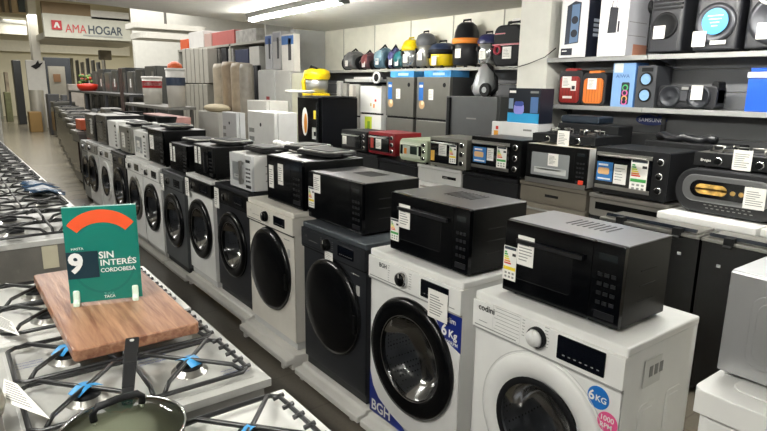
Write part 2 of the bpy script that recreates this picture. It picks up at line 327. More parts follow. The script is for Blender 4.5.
def ex_w1(t, D, w, h, ph, cy, cz):
    knob(t, .308, ph+.06, .036, MATBLK, M('#e2e2e0', .25)); display(t, .058, .228, ph+.02, ph+.1)
    b = MB(); b.text('codini', (-.0152, .575, ph+.075), .032, M('#222222', .6), bold=.02)
    for k in range(7): b.rx(-.0146, .385, .5-random.uniform(0, .02), ph+.103-.013*k, ph+.1045-.013*k, INK, .0004)
    for (y0, y1, z0, z1) in ((.38, .505, .008, .0095), (.38, .505, .11, .1115), (.38, .3812, .008, .11), (.5038, .505, .008, .11)): b.rx(-.0146, y0, y1, ph+z0, ph+z1, M('#c4c4c2', .6), .0004)
    sticks(b, -.0146, .385-.012, ph+.1, 6); sticks(b, -.0146, .28, ph+.105, 7, w_=.02); b.rx(-.0146, .53, .57, ph+.032, ph+.034, INK); obj('panel_print', b, t)
    b = MB(); b2 = MB(); c1, c2 = M('#1f6fc0', .4), M('#e0558c', .4)
    b.disc((-.0005, .078, ph-.058), (-1, 0, 0), .037, c1); b2.disc((-.0005, .04, ph-.124), (-1, 0, 0), .034, c2)
    b.text('6', (-.002, .112, ph-.071), .045, PAPER, bold=.02); b.text('KG', (-.002, .087, ph-.069), .028, PAPER, bold=.02)
    b2.text('1000', (-.002, .066, ph-.12), .024, PAPER, bold=.015); b2.text('RPM', (-.002, .064, ph-.143), .022, PAPER, bold=.015); obj('sticker', b, t, label='round blue sticker reading 6KG'); obj('sticker', b2, t, label='round pink sticker reading 1000 RPM')
    b = MB(); b.box(.1, .2, -.0042, -.003, h-.16, h-.07, M('#cfcfcb', .7)); 
    for k in range(3): b.box(.13+.03*k, .15+.03*k, -.005, -.004, h-.13, h-.095, INK)
    obj('side_print', b, t)
    b = MB(); b.lathe((0, cy, cz), (-1, 0, 0), [(.256, .0), (.258, .003), (.26, .0)], M('#c5c5c3', .4), 56); obj('door_recess', b, t)
def ex_w2(t, D, w, h, ph, cy, cz):
    knob(t, .35, ph+.055, .034, CHROME, BLACK)
    display(t, .065, .23, ph+.018, ph+.092)
    b = MB(); b.text('BGH', (-.0152, .52, ph+.07), .028, M('#333333', .6), bold=.02)
    sticks(b, -.0146, .455, ph+.09, 7); sticks(b, -.0146, .31, ph+.09, 7, w_=.02); b.rx(-.0146, .03, .06, ph+.02, ph+.023, INK); obj('panel_print', b, t)
    b = MB(); price(b, -.019, .178, ph+.068, .115, .12, 8); obj('price_label', b, t)
    nv = M('#1b2c7c', .35)
    b = MB(); b.prism([(.0, ph-.01), (.17, ph-.01), (.14, ph-.07), (.09, ph-.13), (.0, ph-.16)], 0, -.002, 0, nv)
    b.text('& slim', (-.0026, .115, ph-.05), .034, PAPER, bold=.01); b.text('6', (-.0026, .112, ph-.11), .065, PAPER, bold=.03); b.text('Kg', (-.0026, .07, ph-.11), .045, PAPER, bold=.03); b.text('1200RPM', (-.0026, .1, ph-.14), .022, PAPER, bold=.01); obj('sticker', b, t, label='dark blue sticker reading slim 6Kg 1200RPM')
    b = MB(); pts = [(.6, .24), (.575, .17), (.53, .12), (.45, .085), (.36, .06), (.3, .03), (.6, .03)]
    b.prism(pts, 0, -.002, 0, nv); b.text('BGH', (-.0026, .585, .045), .075, PAPER, bold=.02); obj('banner', b, t, label='dark blue corner banner reading BGH')
    b = MB(); b.box(.12, .16, -.005, -.003, h-.1, h-.07, M('#b9b9b6', .7)); obj('side_tag', b, t)
def ex_lg(label_at=None, pk=BLACK):
    def f(t, D, w, h, ph, cy, cz):
        knob(t, .335, ph+.06, .032, BLACK, BLACK); display(t, .09, .23, ph+.03, ph+.085)
        b = MB(); b.text('LG', (-.0152, .56, ph+.06), .016, INK); sticks(b, -.0146, .4, ph+.085, 5); sticks(b, -.0146, .29, ph+.085, 5)
        b.rx(-.0146, .43, .52, ph+.045, ph+.047, INK); b.rx(-.001, .055, .085, ph-.14, ph-.09, M('#b5b5b2', .6)); b.rx(-.001, .06, .13, ph-.04, ph-.036, INK); obj('panel_print', b, t)
        if label_at: b = MB(); price(b, -.02, .345, ph+.03, .075, .05, 4); obj('price_label', b, t)
    return f
def ex_plain(lab=True, kn=.36, blk=False, px=0):
    def f(t, D, w, h, ph, cy, cz):
        knob(t, kn, ph+.055, .03, STEELD if blk else CHROME, BLACK); display(t, .07, .22, ph+.025, ph+.09)
        b = MB(); sticks(b, -.0146, kn+.075, ph+.085, 5); sticks(b, -.0146, kn-.045, ph+.085, 5); b.rx(-.0146, .5, .56, ph+.06, ph+.068, INK); obj('panel_print', b, t)
        if lab: b = MB(); price(b, -.02, w-.02, ph+.1, .085, .15, 7); obj('price_label', b, t)
        b = MB(); b.rx(-.048, cy-.1, cy-.02, cz-.06, cz-.054, CHROME); b.rx(-.048, cy-.1, cy-.094, cz-.11, cz-.06, CHROME); obj('door_mark', b, D)
    return f
washer('nearest white washing machine with a large round window, blue 6KG and pink 1000 RPM stickers', 1.515, .808, .07, WHITE, d=.43, cz=.455, ro=.247, ri=.162, dy=-.014, extras=ex_w1)
washer('white slim washing machine with wide black door and dark blue BGH stickers', 1.532, 1.495, .07, WHITE, d=.42, style='black', cz=.42, ro=.27, ri=.185, extras=ex_w2)
washer('dark graphite washing machine between the cream one and the white one with blue stickers', 1.546, 2.152, .07, GREYD, d=.5, style='solid', cz=.45, ro=.255, extras=ex_lg(True), tcol=M('#4d5358', .35, .3))
washer('cream washing machine with solid black door standing on a white foam base', 1.546, 2.86, .09, CREAM, w=.61, d=.5, style='solid', cz=.45, ro=.255, extras=ex_lg())
washer('dark grey washing machine just beyond the cream one, under the white microwave', 1.6, 3.59, .09, GREYD, w=.58, style='black', pcol=BLACK, cz=.43, ro=.24, ri=.16, extras=ex_plain(blk=True))
washer('white washing machine with a black control strip between two dark machines', 1.58, 4.19, .09, WHITE, w=.56, style='black', pcol=BLACK, cz=.43, ro=.24, ri=.16, extras=ex_plain(blk=True))
washer('dark grey washing machine standing right of the far white pair', 1.56, 4.77, .05, M('#55585a', .35, .3), w=.58, style='black', cz=.43, ro=.24, ri=.16, extras=ex_plain(blk=True))
washer('white washing machine with black ringed door next to the far dark grey machine', 1.55, 5.38, .05, WHITE, w=.57, style='black', cz=.44, ro=.23, ri=.17, extras=ex_plain(False))
washer('white washing machine with a narrow dark window, left of its white twin', 1.55, 5.97, .05, WHITE, w=.57, style='window', cz=.44, ro=.23, ri=.17, extras=ex_plain(False), ring=STEEL)
washer('dark machine between white washing machines far down the row', 1.55, 6.6, .05, GREYD, w=.6, style='black', cz=.44, ro=.24, ri=.16, extras=ex_plain(True, blk=True))
washer('white washing machine with open pale ring door far down the row', 1.55, 7.25, .05, WHITE, w=.6, style='window', cz=.44, ro=.24, ri=.17, extras=ex_plain(False))
washer('last white washing machine of the row with grey control panel', 1.55, 7.95, .05, WHITE, w=.62, style='black', pcol=M('#8d8b84', .4), cz=.44, ro=.24, ri=.17, extras=ex_plain(False))
washer('grey washing machine at the far end of the row beside the racks', 1.6, 8.65, .0, M('#8c8f8c', .4), w=.6, style='black', cz=.44, ro=.22, ri=.17, extras=ex_plain(False))
# foam bases
def foam(label, x0, y0, y1, d, h, woody=False):
    b = MB(); g = max(0, h-.055); b.prism([(x0+.06, 0.0), (x0+d, 0.0), (x0+d, h), (x0+.075, h), (x0+.068, h-.014), (x0+.02, h-.02), (x0+.02, g), (x0+.06, g)], 1, y0, y1, FOAM)
    if woody: b.box(x0+.05, x0+.06, y0, y1, .0, .03, M('#a78a55', .6))
    b.box(x0+.025, x0+.06, y0+.05, y0+.08, .0, h-.035, FOAM); b.box(x0+.025, x0+.06, y1-.08, y1-.05, .0, h-.035, FOAM)
    return tag(obj('foam_base', b, None, .006), label, 'packing base', 'white foam packing bases')
foam('white foam base under the nearest white washing machine', 1.46, .79, 1.43, .55, .07)
foam('white foam base under the white machine with the blue stickers', 1.46, 1.47, 2.11, .55, .07)
foam('white foam base under the dark graphite washing machine', 1.46, 2.13, 2.77, .55, .07)
foam('white foam base under the cream washing machine', 1.44, 2.83, 3.5, .58, .09)
foam('long white foam base edged with yellow card under a dark and a white machine', 1.51, 3.56, 4.76, .55, .09, True)
for k, (y0, y1, hh, nm) in enumerate(((4.77, 5.35, .05, 'far dark grey machine'), (5.38, 6.55, .05, 'pair of far white machines'), (6.58, 8.6, .05, 'last machines of the row'))):
    foam('low foam base under the '+nm, 1.5, y0, y1, .55, hh)
t = thing('washing_machine', 'white top-loading machine at the lower right corner, lid edge showing', 'washing machine', (1.455, -.02, .02))
b = MB(); b.rbox(2, 0, .56, 0, .6, 0, .87, .03, WHITE); obj('body', b, t)
b = MB(); b.rbox(2, -.015, .575, -.012, .612, .87, .9, .03, WHITE); b.rbox(2, .05, .5, .06, .55, .9, .905, .03, WHITE); obj('lid', b, t, .008)
b = MB(); b.prism([(-.02, .84), (.0, .84), (.0, .87), (-.02, .9)], 1, .0, .6, WHITE); obj('front_edge', b, t)
t = thing('microwave', 'silver grey microwave with embossed side panel at the right edge of the photo', 'microwave', (1.6, .57, .9), math.radians(-94))
SILV = M('#a7a8a9', .35, .55)
b = MB(); b.box(0, .36, -.0, .5, .012, .285, SILV); b.box(.02, .34, .5, .506, .03, .05, SILV); obj('body', b, t, .008)
b = MB(); b.box(-.009, 0, 0, .5, .014, .283, SILV); obj('door', b, t, .006)
t.rotation_euler = (0, 0, 0); t.location = (1.56, .085, .925)
b = MB()
b.rbox(0, .05, .44, .05, .24, -.013, -.009, .035, SILV); b.rbox(0, .065, .425, .065, .225, -.017, -.012, .03, SILV); obj('side_panel', b, t, .002)
for (x, y) in ((.04, .04), (.04, .46), (.32, .04), (.32, .46)): b = MB(); b.cyl((x, y, 0), (x, y, .014), .014, RUB); obj('foot', b, t)
# ------------------------------------------------------------------ microwaves on the washers
TOPM = M('#77777a', .28, .8, .01, 30)
def feet(t, w, d):
    for (x, y) in ((.04, .04), (.04, w-.04), (d-.04, .04), (d-.04, w-.04)): b = MB(); b.cyl((x, y, 0), (x, y, .014), .013, RUB, 12); obj('foot', b, t)
def microwave(label, X, y0, z, w=.48, d=.34, h=.28, col=BLACK, door=BLACKG, top=TOPM, split=.24, style=0, labels=(), rz=0, handle=False, cat='microwave'):
    t = thing('microwave', label, cat, (X, y0, z), rz); cw = w*split
    b = MB(); b.box(.018, d, 0, w, .014, h-.004, col); b.box(.018, d, .0, w, h-.004, h, top)
    for k in range(3): b.box(.1, d-.08, -.002, 0, h*.3+.05*k, h*.3+.004+.05*k, MATBLK)
    for k in range(8): b.box(d*.45, d*.8, w*.3+.022*k, w*.3+.008+.022*k, h, h+.0015, MATBLK)
    obj('body', b, t, .004)
    b = MB(); b.rbox(0, cw+.002, w, .014, h-.002, 0, .018, .006, door)
    if style == 1: b.rbox(0, cw+.07, w-.05, .07, h-.07, -.001, .002, .012, M('#0b0c0e', .15))
    if style == 2: b.rbox(0, cw+.04, w-.05, .06, h-.06, -.002, .002, .008, M('#8b8f90', .3, .2)); b.rx(-.002, cw+.06, w-.08, .08, h*.42, M('#c3c6c4', .4)); b.rx(-.002, cw+.1, w-.1, h*.36, h*.4, INK)
    D = obj('door', b, t, .002)
    if handle: b = MB(); b.rbox(0, cw+.006, cw+.03, .05, h-.04, -.03, -.012, .006, handle); b.box(-.02, 0, cw+.01, cw+.026, .06, .08, handle); b.box(-.02, 0, cw+.01, cw+.026, h-.07, h-.05, handle); obj('handle', b, D)
    if style == 1: b = MB(); b.prism([(w-.06, h*.79), (cw+.03, h*.79), (cw+.03, h*.74), (w-.06, h*.74)], 0, -.014, -.002, M('#17181b', .3)); obj('handle', b, D)
    b = MB(); b.rbox(0, 0, cw, .014, h-.002, .0, .018, .006, door if style != 3 else col)
    b.rx(0, cw*.2, cw*.8, h*.8, h*.88, M('#0a1216', .1))
    for r_ in range(4):
        for c_ in range(3): b.rx(0, cw*(.2+.22*c_), cw*(.2+.22*c_)+cw*.15, h*(.28+.11*r_), h*(.28+.11*r_)+.012, M('#15171a', .35), .002)
    b.rx(0, cw*.15, cw*.8, h*.12, h*.2, M('#131417', .3), .003)
    obj('control_panel', b, t, .0015)
    for L in labels:
        b = MB(); kind, a, zt, lw, lh = L[:5]
        if kind == 'p': price(b, -.001, w-a, h-zt, lw, lh, 7); obj('price_label', b, t)
        else: energy(b, -.001, w-a, h-zt, lw, lh, L[5] if len(L) > 5 else GY); obj('energy_label', b, t)
    feet(t, w, d); return t
ZT = .92
microwave('nearest black microwave with curved top and yellow energy label, on the nearest white washer', 1.575, .882, ZT, .46, .27, .275, style=1, labels=(('e', .0, .095, .058, .125), ('p', .06, .045, .07, .105)), split=.23)
microwave('black oven with green energy label standing on the washer with the blue stickers', 1.575, 1.52, ZT, .49, .33, .275, style=1, labels=(('e', .003, .12, .058, .1, GR), ('p', .06, .045, .075, .105)), split=.18)
microwave('black microwave standing on the dark graphite washing machine', 1.6, 2.27, ZT, .52, .36, .27, style=0, labels=(('e', .005, .085, .06, .115), ('p', .06, .01, .07, .1)), split=.2)
microwave('black microwave with two white labels standing on the cream washing machine', 1.6, 2.86, .94, .44, .42, .29, style=0, labels=(('p', .03, .06, .06, .14), ('p', .15, .04, .065, .125)), split=.3)
microwave('white microwave with chrome handle standing between black ones', 1.61, 3.55, .94, .36, .34, .25, col=WHITE, door=M('#d3d5d6', .25), top=WHITE, style=2, split=.32, labels=(), handle=STEEL)
microwave('black microwave with curved chrome handle, left of the white microwave', 1.6, 4.2, .94, .4, .36, .25, style=0, labels=(('p', .02, .02, .05, .13), ('p', .1, .02, .05, .13)), handle=M('#3a3b3e', .2, .6))
microwave('black microwave with two white labels above the far dark grey machine', 1.6, 4.78, .9, .44, .38, .25, style=0, labels=(('p', .02, .01, .05, .15), ('p', .1, .03, .05, .13)))
microwave('tall black oven with a single white label far along the row', 1.6, 5.4, .9, .46, .4, .33, style=0, labels=(('p', .06, .06, .12, .13),))
microwave('white microwave with dark square window, its front facing the aisle, far along the row', 1.6, 5.95, .9, .42, .3, .28, col=WHITE, door=WHITE, top=WHITE, style=2, labels=(('p', .1, .1, .1, .14),))
microwave('silver microwave behind the far white microwave', 1.6, 6.55, .9, .42, .3, .29, col=STEEL, door=M('#77766f', .3), top=STEEL, style=0, labels=(('p', .1, .07, .12, .16),))
microwave('pale microwave beside the silver one far along the row', 1.6, 7.1, .9, .42, .34, .32, col=M('#d6d6d2', .4), door=WHITE, top=WHITE, style=0, labels=())
microwave('large steel framed black oven near the far end of the row', 1.6, 7.62, .9, .5, .45, .36, col=MATBLK, door=STEELD, top=STEELD, style=1)
microwave('steel framed dark oven last on the row of washing machines', 1.6, 8.3, .9, .5, .45, .34, col=MATBLK, door=STEELD, top=STEELD, style=1, labels=(('p', .3, .05, .12, .2),))
# griddles lying on the microwaves
def griddle(label, x, y, z, rz=0, w=.34, d=.22, col=MATBLK, top=M('#8a8a86', .3, .5)):
    t = thing('griddle', label, 'griddle', (x, y, z), rz, None)
    b = MB(); b.rbox(2, -d/2, d/2, -w/2, w/2, .012, .034, .06, col, 6); b.rbox(2, -d/2+.04, d/2-.04, -w/2+.05, w/2-.05, 0, .012, .03, RUB); obj('pan', b, t, .005)
    b = MB(); b.rbox(2, -d/2+.01, d/2-.01, -w/2+.015, w/2-.015, .034, .042, .05, top, 6); b.rbox(2, -d/2+.03, d/2-.03, -w/2+.035, w/2-.035, .042, .046, .04, col, 6); obj('lid', b, t, .003)
    b = MB(); b.box(-.025, .025, -w/2-.045, -w/2+.01, .018, .03, col); b.box(-.025, .025, w/2-.01, w/2+.045, .018, .03, col); obj('handle', b, t, .004)
    return t
griddle('large black griddle with grey rim on the oven above the cream washing machine', 1.86, 3.02, 1.232, .1, .36, .24)
griddle('black griddle standing behind the large one near the cream washer', 1.92, 3.34, 1.232, .25, .28, .24)
griddle('thin black griddle lying on the white microwave', 1.8, 3.72, 1.192, 0, .34, .22, top=MATBLK)
griddle('silver topped griddle lying on the black microwave left of the white one', 1.8, 4.32, 1.192, .1, .34, .24, top=M('#c4c3be', .3, .3))
griddle('silver rimmed flat griddle above the far dark grey machine', 1.8, 4.98, 1.152, .1, .36, .24, top=M('#cfcdc6', .35, .2))
griddle('dark flat griddle on the tall black oven far along the row', 1.8, 5.6, 1.232, 0, .36, .24, top=M('#b9b8ae', .35, .3))
griddle('dark flat griddle on the far white microwave', 1.76, 6.15, 1.182, 0, .36, .22)
griddle('pale flat griddle on the silver microwave', 1.76, 6.75, 1.192, 0, .34, .22, top=M('#c4c3be', .35, .3))
# ------------------------------------------------------------------ left row of stoves
FILM = M('#bdbdb9', .3, .25, .4, 14, var=.1, vscale=6)
ENAM = M('#e3e3df', .2)
def grate_mb(w, d, r=.0062):   # spans x 0..d, y 0..w; top at z=0
    b = MB(); z = 0; zb = -.016
    pts = [(.012, .012), (d-.012, .012), (d-.012, w-.012), (.012, w-.012)]
    ring = []
    for i, (x, y) in enumerate(pts):
        a = pts[i-1]; c = pts[(i+1) % 4]
        for (q, t_) in ((a, .02), (c, .02)):
            dx, dy = q[0]-x, q[1]-y; L = math.hypot(dx, dy); ring.append((x+dx/L*t_, y+dy/L*t_, zb))
    b.tube(ring, r, IRON, 6, True)
    for cx in (d*.27, d*.75):
        for (dx, dy) in ((1, 1), (1, -1)):
            ex, ey = .1, w/2-.015
            b.tube([(cx-dx*ex*1.05, w/2-dy*ey, zb), (cx-dx*ex*.85, w/2-dy*ey*.8, z), (cx-dx*.012, w/2-dy*.012, z), (cx+dx*.012, w/2+dy*.012, z), (cx+dx*ex*.85, w/2+dy*ey*.8, z), (cx+dx*ex*1.05, w/2+dy*ey, zb)], r, IRON, 6)
    b.tube([(d*.51, .012, zb), (d*.51, .04, z), (d*.51, w-.04, z), (d*.51, w-.012, zb)], r, IRON, 6)
    for k in range(5):      # nibs on the outer bar
        y = w*(.12+.19*k); b.tube([(d-.03, y, zb), (d-.002, y, zb+.004)], .006, IRON, 6)
    return b
def burner_mb(r=.04):
    b = MB(); b.lathe((0, 0, 0), (0, 0, 1), [(r*1.25, 0), (r*1.2, .004), (r*.95, .006), (r*.9, .014), (.001, .014)], STEEL, 28); return b
def cap_mb(r=.034):
    b = MB(); b.lathe((0, 0, .014), (0, 0, 1), [(r, 0), (r*1.02, .005), (r*.9, .009), (.001, .01)], MATBLK, 28); return b
def stove(label, y0, z=.87, top=ENAM, body=None, w=.6, d=.6, detail=True, x0=.04):
    t = thing('stove', label, 'stove', (x0, y0, 0)); body = body or M('#8f8e8a', .4, .3)
    b = MB(); b.box(0, d-.02, .004, w-.004, .03, z-.022, body); obj('body', b, t)
    b = MB(); b.box(0, d, 0, w, z-.022, z, top); b.box(.03, d-.035, .035, w-.035, z, z+.0015, top); obj('cooktop', b, t, .008)
    b = MB(); b.box(d-.02, d, .03, w-.03, .2, z-.13, M('#1b1c1e', .1)); D = obj('oven_door', b, t, .004)
    b = MB(); b.cyl((d+.03, .08, z-.17), (d+.03, w-.08, z-.17), .009, STEEL, 10); b.box(d, d+.03, .09, .105, z-.178, z-.162, STEEL); b.box(d, d+.03, w-.105, w-.09, z-.178, z-.162, STEEL); obj('handle', b, D)
    kb = None
    for k in range(5):
        if kb is None: q = MB(); q.cyl((0, 0, 0), (.025, 0, 0), .019, BLACK, 14, .016); kb = obj('knob', q, t); kk = kb
        else: kk = kb.copy(); COL.objects.link(kk); kk.parent = t
        kk.location = (d-.018, w*(.14+.18*k), z-.07)
    hw = (w-.06)/2
    g1 = obj('grate', grate_mb(hw, d-.06), t); g1.location = (.03, .03, z+.036)
    g2 = g1.copy(); COL.objects.link(g2); g2.parent = t; g2.location = (.03, .03+hw, z+.036)
    bm = burner_mb(); cm = cap_mb(); f = None
    for (i, j) in ((0, 0), (0, 1), (1, 0), (1, 1)):
        if f is None: f = obj('burner', bm, t); c0 = obj('cap', cm, f); n = f
        else:
            n = f.copy(); COL.objects.link(n); n.parent = t; c = c0.copy(); COL.objects.link(c); c.parent = n
        n.location = (.03+(d-.06)*(.27 if i == 0 else .75), .03+hw*(j+.5), z+.001)
    return t
S1 = stove('nearest stove with bare white enamel top, at the bottom of the photo', .66)
S2 = stove('film covered stove with blue tape, under the near end of the wooden board', 1.33, top=FILM)
def strap(parent, x, y, z, rz, L=.07, w_=.03):
    b = MB(); n = 6; vs = []
    for k in range(n+1):
        u = k/n; xx = -L/2+L*u; zz = .012*math.sin(math.pi*u)
        vs += [(xx, -w_/2, zz), (xx, w_/2, zz), (xx, -w_/2, zz-.001), (xx, w_/2, zz-.001)]
    fs = []
    for k in range(n): a = 4*k; fs += [(a, a+1, a+5, a+4), (a+2, a+6, a+7, a+3), (a, a+4, a+6, a+2), (a+1, a+3, a+7, a+5)]
    b.add(vs, fs, BLUETAPE, True); o = obj('tape', b, parent, label='light blue tape strip over burner'); o.location = (x, y, z); o.rotation_euler = (0, 0, rz); return o
for (bx, by, r_) in ((.176, .165, .5), (.435, .165, 1.9), (.176, .435, .7), (.435, .435, 1.6)): strap(S2, bx, by+.0, .9, r_, .07, .04)
strap(S1, .43, .43, .9, .4, .05, .02)
b = MB()
for (x, y, s_) in ((.05, .47, .03), (.33, .3, .035), (.3, .52, .03), (.5, .1, .03)):
    for r_ in range(3): b.text('~~~~~'[:4], (x, y-.018*r_, .872), s_, M('#3d4d92', .5), xd=(1, 0, 0), yd=(0, 1, 0))
obj('film_print', b, S2)
S3 = stove('white enamel stove under the far end of the wooden board and the green sign', 1.96)
S4 = stove('taller stove wrapped in grey plastic, side wall showing behind the green sign', 2.78, z=.985, top=FILM, body=M('#77756f', .3, .3, .3, 10, var=.2, vscale=5))
b = MB(); b.box(.25, .31, -.0, .003, .86, .96, M('#b9b39c', .4)); obj('tape', b, S4, label='clear adhesive tape strip')
S5 = stove('white and steel stove just beyond the plastic wrapped one', 3.42, z=.87)
names = ['with black grates, second beyond the wrapped stove', 'with black grates, third beyond the wrapped stove', 'partly under blue film at its aisle edge', 'just beyond the one with blue film',
         'second beyond the one with blue film', 'third beyond the one with blue film', 'fourth beyond the one with blue film', 'next to last of the row', 'last of the row']
S6 = stove('steel topped stove '+names[0], 4.06, top=STEEL)
for k, nm in enumerate(names[1:]):
    dup(S5 if k % 2 == 0 else S6, (.04+.0*k, 4.06+.62*(k+1), 0), ('white stove ' if k % 2 == 0 else 'steel topped stove ')+nm)
b = MB(); vs = []; n = 10; p0 = AZ(46, 180, .915); 
for i in range(n+1):
    for j in range(3): vs.append((.43+.21*j/2+.02*math.sin(i*2.3), 4.45+.055*i+.02*math.sin(i+j*3), .925+.012*math.sin(i*3+j*2)-(0.03 if j == 2 else 0)))
b.add(vs, [(i*3+j, i*3+j+1, (i+1)*3+j+1, (i+1)*3+j) for i in range(n) for j in range(2)], M('#39536f', .2, spec=.8), True)
o = obj('plastic_film', b, None); md = o.modifiers.new('s', 'SOLIDIFY'); md.thickness = .002
tag(o, 'crumpled blue plastic film lying on the aisle edge of a stove', 'plastic film')
# board
b = MB(); b.rbox(2, .218, .565, 1.655, 2.45, .9035, .938, .015, wood('board_wood', '#7a4a33', '#b48768')); 
tag(obj('wooden_board', b, None, .004), 'brown wooden board wrapped in clear plastic, lying across two stoves', 'board')
# sign
TEAL = M('#137a6c', .3); sg = thing('counter_sign', 'green promotional counter sign with orange arc, standing on the wooden board', 'sign', (.38, 2.0, .938), math.radians(-16))
sg.scale = (1, 1, 1.03)
W_, H_ = .216, .312
YM = (0, -1, 0)
b = MB(); b.box(-W_/2, W_/2, -.002, .003, 0.006, H_, TEAL); b.box(-W_/2, W_/2, .003, .0045, .006, H_+.003, M('#bfe0d8', .2)); 
obj('panel', b, sg)
b = MB(); q = -.0022
def fr(x0, x1, z0, z1, m, k=1): b.box(x0, x1, q-.0003*k, q, z0, z1, m)
arc = []; oc = M('#ee5a2c', .45); zc = .165
for k in range(25): a = math.radians(142-104*k/24); arc.append((math.cos(a)*.125, zc+.02+math.sin(a)*.118))
for k in range(25): a = math.radians(38+104*k/24); arc.append((math.cos(a)*.09, zc+.02+math.sin(a)*.077))
b.prism(arc, 1, q-.0006, q, oc); fr(-W_/2, -.016, .085, .172, M('#12303c', .35), 2)
rp = []
for k in range(41): a = math.radians(200+140*k/40); rp.append((math.cos(a)*.1, zc-.02+math.sin(a)*.115))
for k in range(41): a = math.radians(340-140*k/40); rp.append((math.cos(a)*.092, zc-.02+math.sin(a)*.107))
b.prism(rp, 1, q-.0002, q, M('#107065', .4))
WH = M('#f2f4f2', .5); kw = dict(xd=(1, 0, 0), yd=(0, 0, 1))
b.text('HASTA', (-.092, q-.0006, .178), .0115, WH, bold=.01, **kw); b.text('9', (-.103, q-.0012, .107), .085, WH, bold=.04, **kw)
b.text('SIN', (-.014, q-.0006, .146), .031, WH, bold=.025, **kw); b.text('INTER\u00c9S', (-.012, q-.0006, .122), .0265, WH, bold=.02, width=.108, **kw); b.text('CORDOBESA', (-.012, q-.0006, .1), .0185, WH, bold=.02, width=.105, **kw)
b.text('TUCA', (-.008, q-.0006, .024), .0115, M('#7fc9bd', .5), **kw); b.text('TACA', (-.008, q-.0006, .014), .0125, WH, bold=.02, **kw)
obj('print', b, sg)
for s_ in (-1, 1):
    b = MB(); b.prism([(-.03, 0), (.03, 0), (.026, .012), (.007, .018), (.007, .04), (.002, .05), (-.006, .044), (-.012, .02), (-.026, .012)], 0, s_*.088-.011, s_*.088+.009, M('#d9ead9', .2)); obj('stand_foot', b, sg, .005)
# glass lidded pan
pn = thing('frying_pan', 'frying pan with glass lid and long black handle on the nearest stove', 'pan', (.232, 1.185, .91))
pn.scale = (.9, .9, .95)
b = MB(); b.lathe((0, 0, 0), (0, 0, 1), [(.001, 0), (.1, 0), (.125, .01), (.138, .035), (.136, .035), (.123, .012), (.1, .003), (.001, .003)], M('#a3a294', .4, .2), 48); b.lathe((0, 0, -.001), (0, 0, 1), [(.101, 0), (.127, .01), (.1395, .034)], M('#2b2c2e', .4, .3), 48); obj('pan_body', b, pn)
b = MB(); b.lathe((0, 0, .036), (0, 0, 1), [(.136, 0), (.14, .002), (.14, .006), (.134, .007), (.134, 0), (.136, 0)], CHROME, 48); obj('lid_rim', b, pn)
b = MB(); b.lathe((0, 0, .041), (0, 0, 1), [(.134, 0), (.115, .012), (.07, .026), (.001, .033)], glass('lid_glass', (.8, .84, .78), .06, 1.5), 48); L_ = obj('lid', b, pn)
b = MB(); b.tube([(-.055, -.01, .069), (-.056, -.01, .085), (-.045, -.005, .097), (0, 0, .1), (.045, .005, .097), (.056, .01, .085), (.055, .01, .069)], .0085, MATBLK, 10)
b.tube([(-.055, -.01, .06), (-.055, -.01, .075)], .006, CHROME); b.tube([(.055, .01, .06), (.055, .01, .075)], .006, CHROME); h_ = obj('lid_handle', b, L_)
h_.location = (-.0, .03, -.005)
b = MB(); dx, dy = .39, .92
dx, dy = .3, .954
hp = [(dx*.13, dy*.13, .03), (dx*.18, dy*.18, .042), (dx*.28, dy*.28, .06), (dx*.42, dy*.42, .075)]
for i in range(1, 4):
    a, c = Vector(hp[i-1]), Vector(hp[i]); nx, ny = -dy, dx; w0 = .013+.002*(i-1); w1 = .013+.002*i
    vs = []
    for (p, ww) in ((a, w0), (c, w1)):
        for (sx, sz) in ((-1, -1), (1, -1), (1, 1), (-1, 1)): vs.append((p.x+nx*ww*sx, p.y+ny*ww*sx, p.z+.006*sz))
    b.add(vs, [(0, 1, 2, 3), (7, 6, 5, 4), (0, 4, 5, 1), (1, 5, 6, 2), (2, 6, 7, 3), (3, 7, 4, 0)], MATBLK)
b.cyl((dx*.4, dy*.4, .078), (dx*.4, dy*.4, .0815), .006, M('#c9c9c4', .3)); obj('pan_handle', b, pn, .003)
# papers and lid at left edge
def sheet(name, pts, label, cat, z=0, lines=8):
    b = MB(); a, c, d_, e = [Vector(p) for p in pts]; n = (c-a).cross(e-a).normalized()*.001
    vs = [a, c, d_, e, a-n, c-n, d_-n, e-n]; b.add(vs, [(0, 1, 2, 3), (7, 6, 5, 4), (0, 4, 5, 1), (1, 5, 6, 2), (2, 6, 7, 3), (3, 7, 4, 0)], PAPER)
    for k in range(lines):
        u0 = .1+.8*k/lines; p0 = a.lerp(e, u0).lerp(c.lerp(d_, u0), .1); p1 = a.lerp(e, u0).lerp(c.lerp(d_, u0), random.uniform(.6, .9))
        dv = (e-a)*.05; o_ = n*.6
        for o_ in (n*.6, n*-1.6): b.add([p0+o_, p1+o_, p1+dv+o_, p0+dv+o_], [(0, 1, 2, 3)], INK)
    return tag(obj(name, b), label, cat)
sheet('price_sheet', [AZ(4, 379, .94), AZ(17, 384, .94), AZ(50, 419, .925), AZ(2, 401, .925)], 'curled white printed sheet lying on the film wrapped stove at the left edge', 'paper sheet')
sheet('price_sheet', [AZ(-8, 312, .93), AZ(12, 322, .93), AZ(20, 336, .925), AZ(-2, 328, .925)], 'small white printed sheet on the stove at the left edge, above the curled one', 'paper sheet')
ld = thing('pot_lid', 'grey metal pot lid cut by the left edge at the lower corner', 'pot lid', tuple(AZ(-33, 418, .915)))
b = MB(); b.lathe((0, 0, 0), (0, 0, 1), [(.001, 0), (.07, 0), (.075, .02), (.07, .045), (.001, .06)], M('#8f8a7c', .35, .3), 32); obj('dome', b, ld)
b = MB(); b.cyl((0, 0, .058), (0, 0, .08), .016, MATBLK); obj('knob', b, ld)
